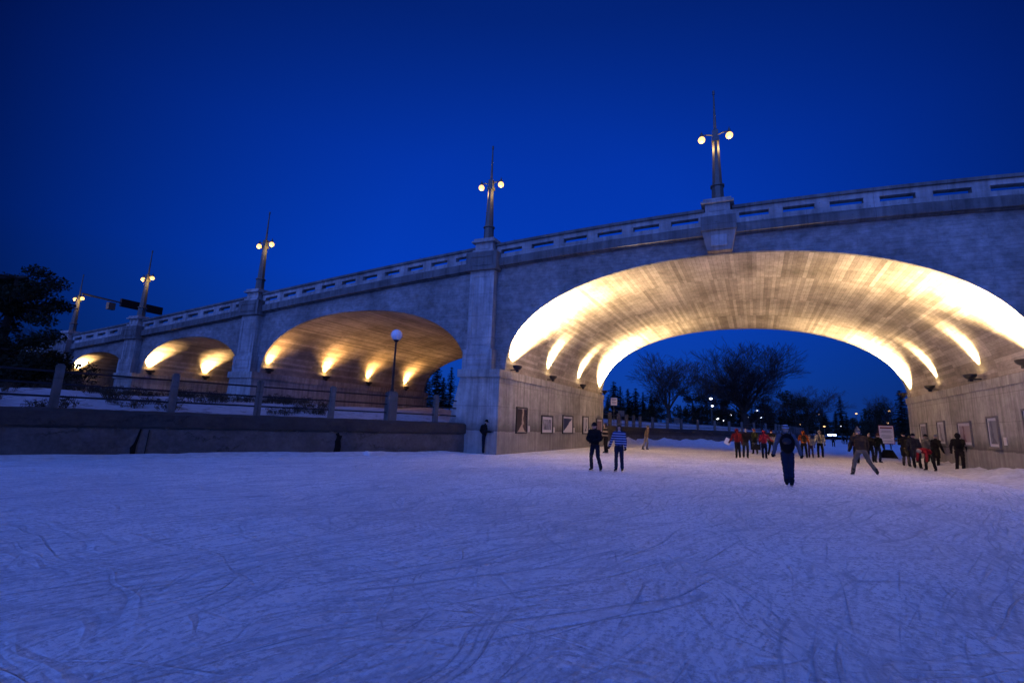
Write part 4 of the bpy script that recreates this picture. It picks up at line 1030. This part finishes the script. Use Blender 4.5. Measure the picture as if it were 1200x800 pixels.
def conifer(seed, H=10, Rb=2.0, dens=1.0, lean=0):
    rnd = random.Random(seed); tm, cm_ = MB(), MB()
    tm.tube([(0,0,-.3), (0,0,H*.5), (0,0,H)], [H*.018, H*.010, .02], 6)
    z = H*.10
    while z < H*.99:
        t = (z/H); rr = Rb*(1-t)**.8*rnd.uniform(.7, 1.15) + .12
        for b in range(rnd.randint(4, 7)):
            a = rnd.uniform(0, 6.283); L = rr*rnd.uniform(.6, 1.1); d = Vector((math.cos(a), math.sin(a), 0))
            n = max(3, int(L*7*dens))
            for i in range(n):
                f = (i+.3)/n; c = d*(L*f) + Vector((0, 0, z - L*.28*f + .10*L*f*f)); w = (.30*(1-f)+.10)*(.5+.5*min(1, L))
                s = Vector((-d.y, d.x, 0)); pts = [c + s*rnd.uniform(-w, w) + d*rnd.uniform(-.2, .25) + Vector((0, 0, rnd.uniform(-.22, .12))) for _ in range(3)]
                cm_.add(pts, [(0, 1, 2)])
                pts = [c + s*w*q + d*rnd.uniform(-.1, .2) + Vector((0, 0, rnd.uniform(-.15, .05))) for q in (-1, 1)] + [c + d*.3]
                cm_.add(pts, [(0, 1, 2)])
        z += H*rnd.uniform(.022, .04)
    return tm.mesh('trunk'), cm_.mesh('crown')

def clump_tree(seed, clumps, leaf=.22, n_per=260, trunk_pts=None, trunk_r=.25, limbs=True):
    rnd = random.Random(seed); tm, cm_ = MB(), MB()
    tp = trunk_pts or [(0,0,-.3), (0,0,3), (.2,0,6)]
    tm.tube(tp, [trunk_r*(1-.6*i/(len(tp)-1)) for i in range(len(tp))], 8)
    for (x, y, z, r, sz) in clumps:
        c = Vector((x, y, z))
        if limbs:
            q = min((Vector(p) for p in tp), key=lambda p: abs(p.z - (z-.6*r)) + .2*p.length*0)
            mid = (q + c)*.5 + Vector((0, 0, -.15*r)); tm.tube([q, mid, c], [trunk_r*.35, trunk_r*.2, .03], 5, False)
        for _ in range(int(n_per*r*r)):
            v = Vector((rnd.gauss(0, 1), rnd.gauss(0, 1), rnd.gauss(0, 1))).normalized()*(rnd.random()**.45)*r
            p = c + Vector((v.x, v.y, v.z*sz)); l = leaf*rnd.uniform(.5, 1.3)
            a = Vector((rnd.gauss(0,1), rnd.gauss(0,1), rnd.gauss(0,1))).normalized()*l; b = Vector((rnd.gauss(0,1), rnd.gauss(0,1), rnd.gauss(0,1))).normalized()*l*.6
            cm_.add([p-a*.5, p+b, p+a*.6], [(0, 1, 2)])
    return tm.mesh('trunk'), cm_.mesh('crown')

def tree(name, meshes, loc, label, cat='tree', group=None, mats=(M_BARK, M_TWIG), rz=0.0, sc=1.0):
    t = empty(name, loc, rz); tag(t, label, cat, group)
    a = link_mesh('trunk', meshes[0], mats[0], t); b = link_mesh('crown', meshes[1], mats[1], t)
    if hasattr(sc, '__len__'): t.scale = sc
    else: t.scale = (sc, sc, sc)
    return t
def ground_at(px, D, py=505):
    p = at_dist(px, py, D); return Vector((p.x, p.y, land_z(p.x, p.y) if p.x < edge_x(p.y) else 1.5))

# big dark pine on the left
rnd = random.Random(5); cl = []
for k in range(95):
    z = rnd.uniform(1.6, 8.4); f = (z-2.2)/6.2; L = rnd.uniform(.5, 4.3)*(1 - .42*f); a = rnd.uniform(0, 6.283)
    cl.append((math.cos(a)*L, math.sin(a)*L, z + .1*L, rnd.uniform(.45, .95), rnd.uniform(.5, .85)))
pine = clump_tree(6, cl, .22, 420, [(0,0,-.3), (.1,0,3), (.2,.1,6), (.1,.1,8.2)], .3)
p = ground_at(-24, 41); tree('pine_tree', pine, p, 'large dark pine with tufted branches at the left end of the bridge', 'tree', None, (M_BARK, M_NEEDLE), 0, (.92,.92,.84))
rnd = random.Random(9); cl = [(rnd.gauss(0, 1.3), rnd.gauss(0, 1.3), rnd.uniform(.5, 2.6), rnd.uniform(.6, 1.0), .8) for _ in range(16)]
shrub = clump_tree(10, cl, .25, 240, [(0,0,-.2), (0,0,1.2), (0,0,2)], .12, True)
for i, (px, D, s, lab) in enumerate(((2, 38, .8, 'dark evergreen shrub under the large pine, leftmost'), (28, 42, .85, 'dark evergreen shrub directly below the pine trunk'), (52, 48, .75, 'dark evergreen shrub nearest the left abutment of the bridge'), (12, 52, 1.5, 'tall dark evergreen shrub behind the pine'))):
    tree('evergreen_shrub', shrub, ground_at(px, D), lab, 'shrub', None, (M_BARK, M_DARKLEAF), i*1.3, s)

tA = bare_tree(12, 9.9, 11.0, .7, .25, 6, .18, .18, .10, (2, 3), 5); tB = bare_tree(27, 13.8, 14.5, .55, .34, 6, .16, .16, .14, (2, 3), 6); tC = bare_tree(31, 11, 8, .7, .24, 6, .2, .2, .1)
TW = (M_BARK, M_TWIG)
p = ground_at(785, 75); tree('bare_tree', tA, p, 'spreading bare tree left of the tallest one seen through the widest arch', 'tree', None, TW, .4, 1.1)
p = ground_at(874, 86); tree('bare_tree', tB, p, 'tallest bare tree with a wide fan of branches seen through the widest arch', 'tree', None, TW, 1.2, 1.06)
p = ground_at(823, 90); tree('bare_tree', tC, p, 'slim bare tree between the spreading tree and the tallest one', 'tree', None, TW, .2, (.75,.75,.95))
p = ground_at(845, 100); tree('bare_tree', tC, p, 'faint bare tree close behind the tallest bare tree on its left', 'tree', None, TW, 2.2, (.9,.9,1.0))
p = ground_at(945, 115); tree('bare_tree', tA, p, 'low wide bare tree behind the dark round tree', 'tree', None, TW, 2.6, (1.25,1.25,1.0))
p = ground_at(1042, 132); tree('bare_tree', tC, p, 'thin bare tree near the right end of the far treeline', 'tree', None, TW, 3.3, .95)
p = ground_at(80, 75); tree('bare_tree', tA, p, 'bare treetops showing over the left end of the bridge parapet', 'tree', None, TW, .9, (1.2,1.2,.85))
p = ground_at(112, 95); tree('bare_tree', tC, p, 'bare treetop behind the parapet right of the leftmost lamp post', 'tree', None, TW, 1.9, (1.3,1.3,1.13))
p = at_dist(345, 400, 60); tree('bare_tree', tB, (p.x, p.y, 2.3), 'bare treetop just visible over the parapet by the third lamp post', 'tree', None, TW, 1.9, (.85,.85,.86))
# round dark trees
rnd = random.Random(19); cl = [(rnd.gauss(0, 1.9), rnd.gauss(0, 1.9), rnd.uniform(1.4, 6.8), rnd.uniform(.7, 1.3), .85) for _ in range(30)]
cl = [c for c in cl if math.hypot(c[0], c[1]) < 3.4 - .35*abs(c[2]-3.6)]
rtree = clump_tree(20, cl, .34, 130, [(0,0,-.3), (0,0,2), (0,.1,5)], .22)
for px, D, s, lab in ((933, 105, 1.15, 'dark round tree in front of the low wide bare tree'), (1027, 130, 1.05, 'dark round tree left of the thin bare tree at right end of the far treeline'), (812, 84, .85, 'dark rounded bush tree at the foot of the spreading bare tree'), (846, 98, .9, 'dark rounded bush tree just left of the tallest bare trunk'), (893, 100, .85, 'dark rounded bush tree just right of the tallest bare trunk'), (768, 80, .72, 'low dark bush tree just right of the far conifers')):
    tree('evergreen_tree', rtree, ground_at(px, D), lab, 'tree', None, (M_BARK, M_DARKLEAF), px*.1, s)
cA = conifer(3, 9, 3.0, 1.3); cB = conifer(8, 10, 2.3, 1.3); cC = conifer(13, 8, 3.2, 1.3)
CN = (M_BARK, M_NEEDLE)
for mesh, px, D, s, lab in ((cA, 508, 68, .80, 'broad conifer seen through the second arch beside the canal pier'), (cB, 525, 70, .66, 'narrow conifer touching the canal pier edge through the second arch'), (cC, 495, 74, .7, 'bushy conifer leftmost in the gap of the second arch'), (cA, 516, 80, .62, 'short conifer between the two in the gap of the second arch'),
        (cC, 719, 78, .80, 'conifer touching the far end of the left vault wall'), (cB, 727, 82, .58, 'thin conifer second from the left vault wall'), (cA, 736, 84, .62, 'conifer third from the left vault wall'), (cC, 745, 86, .74, 'wide conifer fourth from the left vault wall'), (cB, 754, 90, .56, 'small conifer left of the spreading bare tree'), (cA, 763, 95, .55, 'small dark conifer behind the left edge of the spreading bare tree'),
        (cB, 987, 150, 1.06, 'tall narrow conifer standing out above the middle of far treeline'), (cA, 1059, 122, 1.08, 'conifer against the far end of the right vault wall')):
    tree('conifer', mesh, ground_at(px, D), lab, 'tree', None, CN, px*.7, s)
rnd = random.Random(77)
LINE_LABEL = 'small dark tree of the distant treeline behind the ice'
for i in range(90):
    px = 700 + 370*(i+.5)/90 + rnd.uniform(-3, 3); D = rnd.uniform(105, 220) if px < 960 else rnd.uniform(150, 240); me, mt = [(cA, CN), (cC, CN), (rtree, (M_BARK, M_DARKLEAF)), (cB, CN)][i % 4]
    p = ground_at(px, D); tree('treeline_tree', me, p, LINE_LABEL, 'tree', 'trees of the distant treeline', mt, rnd.uniform(0, 6), rnd.uniform(.62, .95)*D/170)

# dry shrubs on the snow of the left bank
def stalks(seed):
    rnd = random.Random(seed); m = MB()
    for k in range(20):
        a = rnd.uniform(0, 6.283); r = rnd.uniform(0, .45); p = Vector((math.cos(a)*r, math.sin(a)*r, -.05)); d = Vector((math.cos(a)*rnd.uniform(0, .6), math.sin(a)*rnd.uniform(0, .6), 1)).normalized(); L = rnd.uniform(.25, .62)
        q = p + d*L; m.tube([p, p.lerp(q, .5) + Vector((rnd.gauss(0,.03), rnd.gauss(0,.03), 0)), q], [.012, .009, .005], 3, False)
        for _ in range(4):
            f = p.lerp(q, rnd.uniform(.3, 1)); e = Vector((rnd.gauss(0, .12), rnd.gauss(0, .12), rnd.uniform(0, .14))); m.tube([f, f+e], [.007, .004], 3, False)
            for _ in range(3): g = f + e*rnd.random(); m.add([g, g+Vector((rnd.gauss(0,.04), rnd.gauss(0,.04), rnd.gauss(0,.03))), g+Vector((rnd.gauss(0,.04), rnd.gauss(0,.04), rnd.gauss(0,.03)))], [(0,1,2)])
    return m.mesh('dry_shrub')
sts = [stalks(q) for q in (1, 2, 3)]
rnd = random.Random(15)
spots = []
while len(spots) < 75:
    y = rnd.uniform(5, 27); x = edge_x(min(y, 20)) - rnd.uniform(2.0, 15)
    uu = (Vector((x, y, 0)) - G0).dot(DU); vv = (Vector((x, y, 0)) - G0 - DU*uu).y
    if vv > -1.2 or x > -14.8: continue
    spots.append((x, y))
for i, (x, y) in enumerate(spots):
    o = link_mesh('dry_shrub', sts[i % 3], M_STALK); o.location = (x, y, land_z(x, y)); o.rotation_euler = (0, 0, rnd.uniform(0, 6)); s = rnd.uniform(.5, 1.0); o.scale = (s*1.3, s*1.3, s)
    tag(o, 'dry leafless shrub poking through the snow between the railing and the bridge', 'shrub', 'dry shrubs on the snowy bank')

# ------------------------------------------------------------------ distant lamps
def far_lamp(px, py, D, label, mat, r=.22, cat='street lamp'):
    p = at_dist(px, py, D); g = land_z(p.x, p.y) if p.x < edge_x(p.y) else 0.0
    L = empty('street_lamp', (p.x, p.y, g)); tag(L, label, cat)
    h = p.z - g
    m = MB(); m.tube([(0,0,-.2), (0,0,h-r*.8)], .06, 6); m.build('pole', M_STEEL, L)
    m = MB(); m.ball((0,0,h), r, 10, 8, (1.25, 1.25, .8)); m.build('lamp_head', mat, L, True)
for px, py, D, lab in ((833, 467, 79, 'upper white street lamp between the spreading and the tallest bare tree'), (834.5, 475.5, 86, 'white street lamp just below the upper one left of the tallest tree'), (841, 490.5, 96, 'brightest low white street lamp left of the tallest tree trunk'), (848, 492.5, 112, 'small low white street lamp right of the brightest low one'),
        (856, 486, 100, 'white street lamp just left of the tallest tree trunk'), (876, 489, 104, 'white street lamp just right of the tallest tree trunk'), (887, 481, 112, 'upper white street lamp of the two above the red jackets'), (891, 489, 92, 'bright lower white street lamp of the two above the red jackets'), (985, 499, 150, 'small white street lamp below the tall narrow conifer')):
    far_lamp(px, py, D, lab, M_FARLAMP, .19 if D < 105 else .17)
for px, py, D, lab in ((925.5, 494, 140, 'orange street lamp above the head of the backpack skater'), (937, 497, 140, 'low orange street lamp above the orange hood'), (959, 485.5, 158, 'high orange street lamp left of the tall narrow conifer'), (966, 499.5, 150, 'low orange street lamp above the cream jacket'), (1003.5, 484.5, 158, 'orange street lamp above the pointed grey hat'), (1042, 481.5, 138, 'bright orange street lamp above the notice board'), (1040, 495.5, 150, 'dim orange street lamp just above the notice board')):
    far_lamp(px, py, D, lab, M_FARORANGE, .2)
p = at_dist(975, 509.5, 138)
kb = empty('light_bar', (p.x, p.y, 0)); tag(kb, 'distant horizontal bluish white light at the far edge of the ice', 'light')
m = MB(); m.tube([(0,0,0), (0,0,p.z-.25)], .06, 6); m.tube([(-.9,0,p.z-.28), (.9,0,p.z-.28)], .05, 6); m.build('stand', M_STEEL, kb)
m = MB(); m.tube([(-.85,0,p.z), (.85,0,p.z)], .2, 8); m.build('tube_light', mat_emit('blue_white', (.45,.55,1.0), 8, False), kb)

# ------------------------------------------------------------------ sky, dusk light, render settings
wd = bpy.data.worlds.new('World'); SC.world = wd; wd.use_nodes = True
t = wd.node_tree; t.nodes.clear()
def wn(typ, **kw):
    n = t.nodes.new('ShaderNode'+typ)
    for k, v in kw.items(): setattr(n, k, v)
    return n
out = wn('OutputWorld'); bg = wn('Background'); t.links.new(bg.outputs[0], out.inputs[0])
tc = wn('TexCoord'); nv = wn('VectorMath', operation='NORMALIZE'); t.links.new(tc.outputs['Generated'], nv.inputs[0])
sx = wn('SeparateXYZ'); t.links.new(nv.outputs[0], sx.inputs[0])
rp = wn('ValToRGB'); t.links.new(sx.outputs[2], rp.inputs[0]); cr = rp.color_ramp
stops_ = [(0.0, (.009,.047,.27)), (.10, (.004,.050,.37)), (.28, (.001,.046,.49)), (.50, (.001,.034,.39)), (.70, (.001,.021,.23)), (.85, (.001,.02,.2)), (1.0, (.001,.02,.2))]
while len(cr.elements) < len(stops_): cr.elements.new(.5)
for e, (p_, c_) in zip(cr.elements, stops_): e.position = p_; e.color = (*c_, 1)
# the sky is brightest over the bridge and falls off to either side
dp = wn('VectorMath', operation='DOT_PRODUCT'); t.links.new(nv.outputs[0], dp.inputs[0]); ctr = Vector((math.sin(-YAW+.05), math.cos(-YAW+.05), .30)).normalized(); dp.inputs[1].default_value = ctr
fr = wn('ValToRGB'); t.links.new(dp.outputs['Value'], fr.inputs[0]); fr.color_ramp.elements[0].position = .58; fr.color_ramp.elements[0].color = (.1,.12,.13,1); fr.color_ramp.elements[1].position = .95; fr.color_ramp.elements[1].color = (1,1,1,1)
mx = wn('Mix', data_type='RGBA', blend_type='MULTIPLY'); mx.inputs[0].default_value = 1; t.links.new(rp.outputs[0], mx.inputs[6]); t.links.new(fr.outputs[0], mx.inputs[7])
# blue glow added to the unseen sky behind the viewer, lighting ice and bridge
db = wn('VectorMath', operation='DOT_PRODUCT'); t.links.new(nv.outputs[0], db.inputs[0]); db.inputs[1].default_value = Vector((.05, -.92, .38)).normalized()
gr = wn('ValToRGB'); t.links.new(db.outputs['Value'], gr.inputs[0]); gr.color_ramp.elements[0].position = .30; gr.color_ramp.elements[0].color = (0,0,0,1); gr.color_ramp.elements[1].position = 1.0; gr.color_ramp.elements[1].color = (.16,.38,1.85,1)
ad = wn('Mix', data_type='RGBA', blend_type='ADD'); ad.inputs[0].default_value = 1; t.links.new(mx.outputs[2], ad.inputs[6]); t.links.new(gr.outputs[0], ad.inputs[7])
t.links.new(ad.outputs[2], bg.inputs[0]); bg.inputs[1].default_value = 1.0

sl = bpy.data.lights.new('afterglow', 'SUN'); sl.energy = .10; sl.angle = R(60); sl.color = (.9, .85, 1.0)
so = bpy.data.objects.new('afterglow', sl); COL.objects.link(so); so.rotation_euler = Vector((.42, .88, -.28)).to_track_quat('-Z', 'Y').to_euler()

SC.render.engine = 'CYCLES'
SC.cycles.max_bounces = 8; SC.cycles.diffuse_bounces = 5; SC.cycles.glossy_bounces = 3; SC.cycles.sample_clamp_indirect = 6
SC.cycles.use_denoising = True; SC.cycles.use_guiding = False; SC.cycles.use_surface_guiding = True; SC.cycles.guiding_training_samples = 64
try: SC.cycles.denoiser = 'OPENIMAGEDENOISE'
except Exception: pass
SC.view_settings.view_transform = 'Standard'; SC.view_settings.look = 'None'; SC.view_settings.exposure = 0; SC.view_settings.gamma = 1
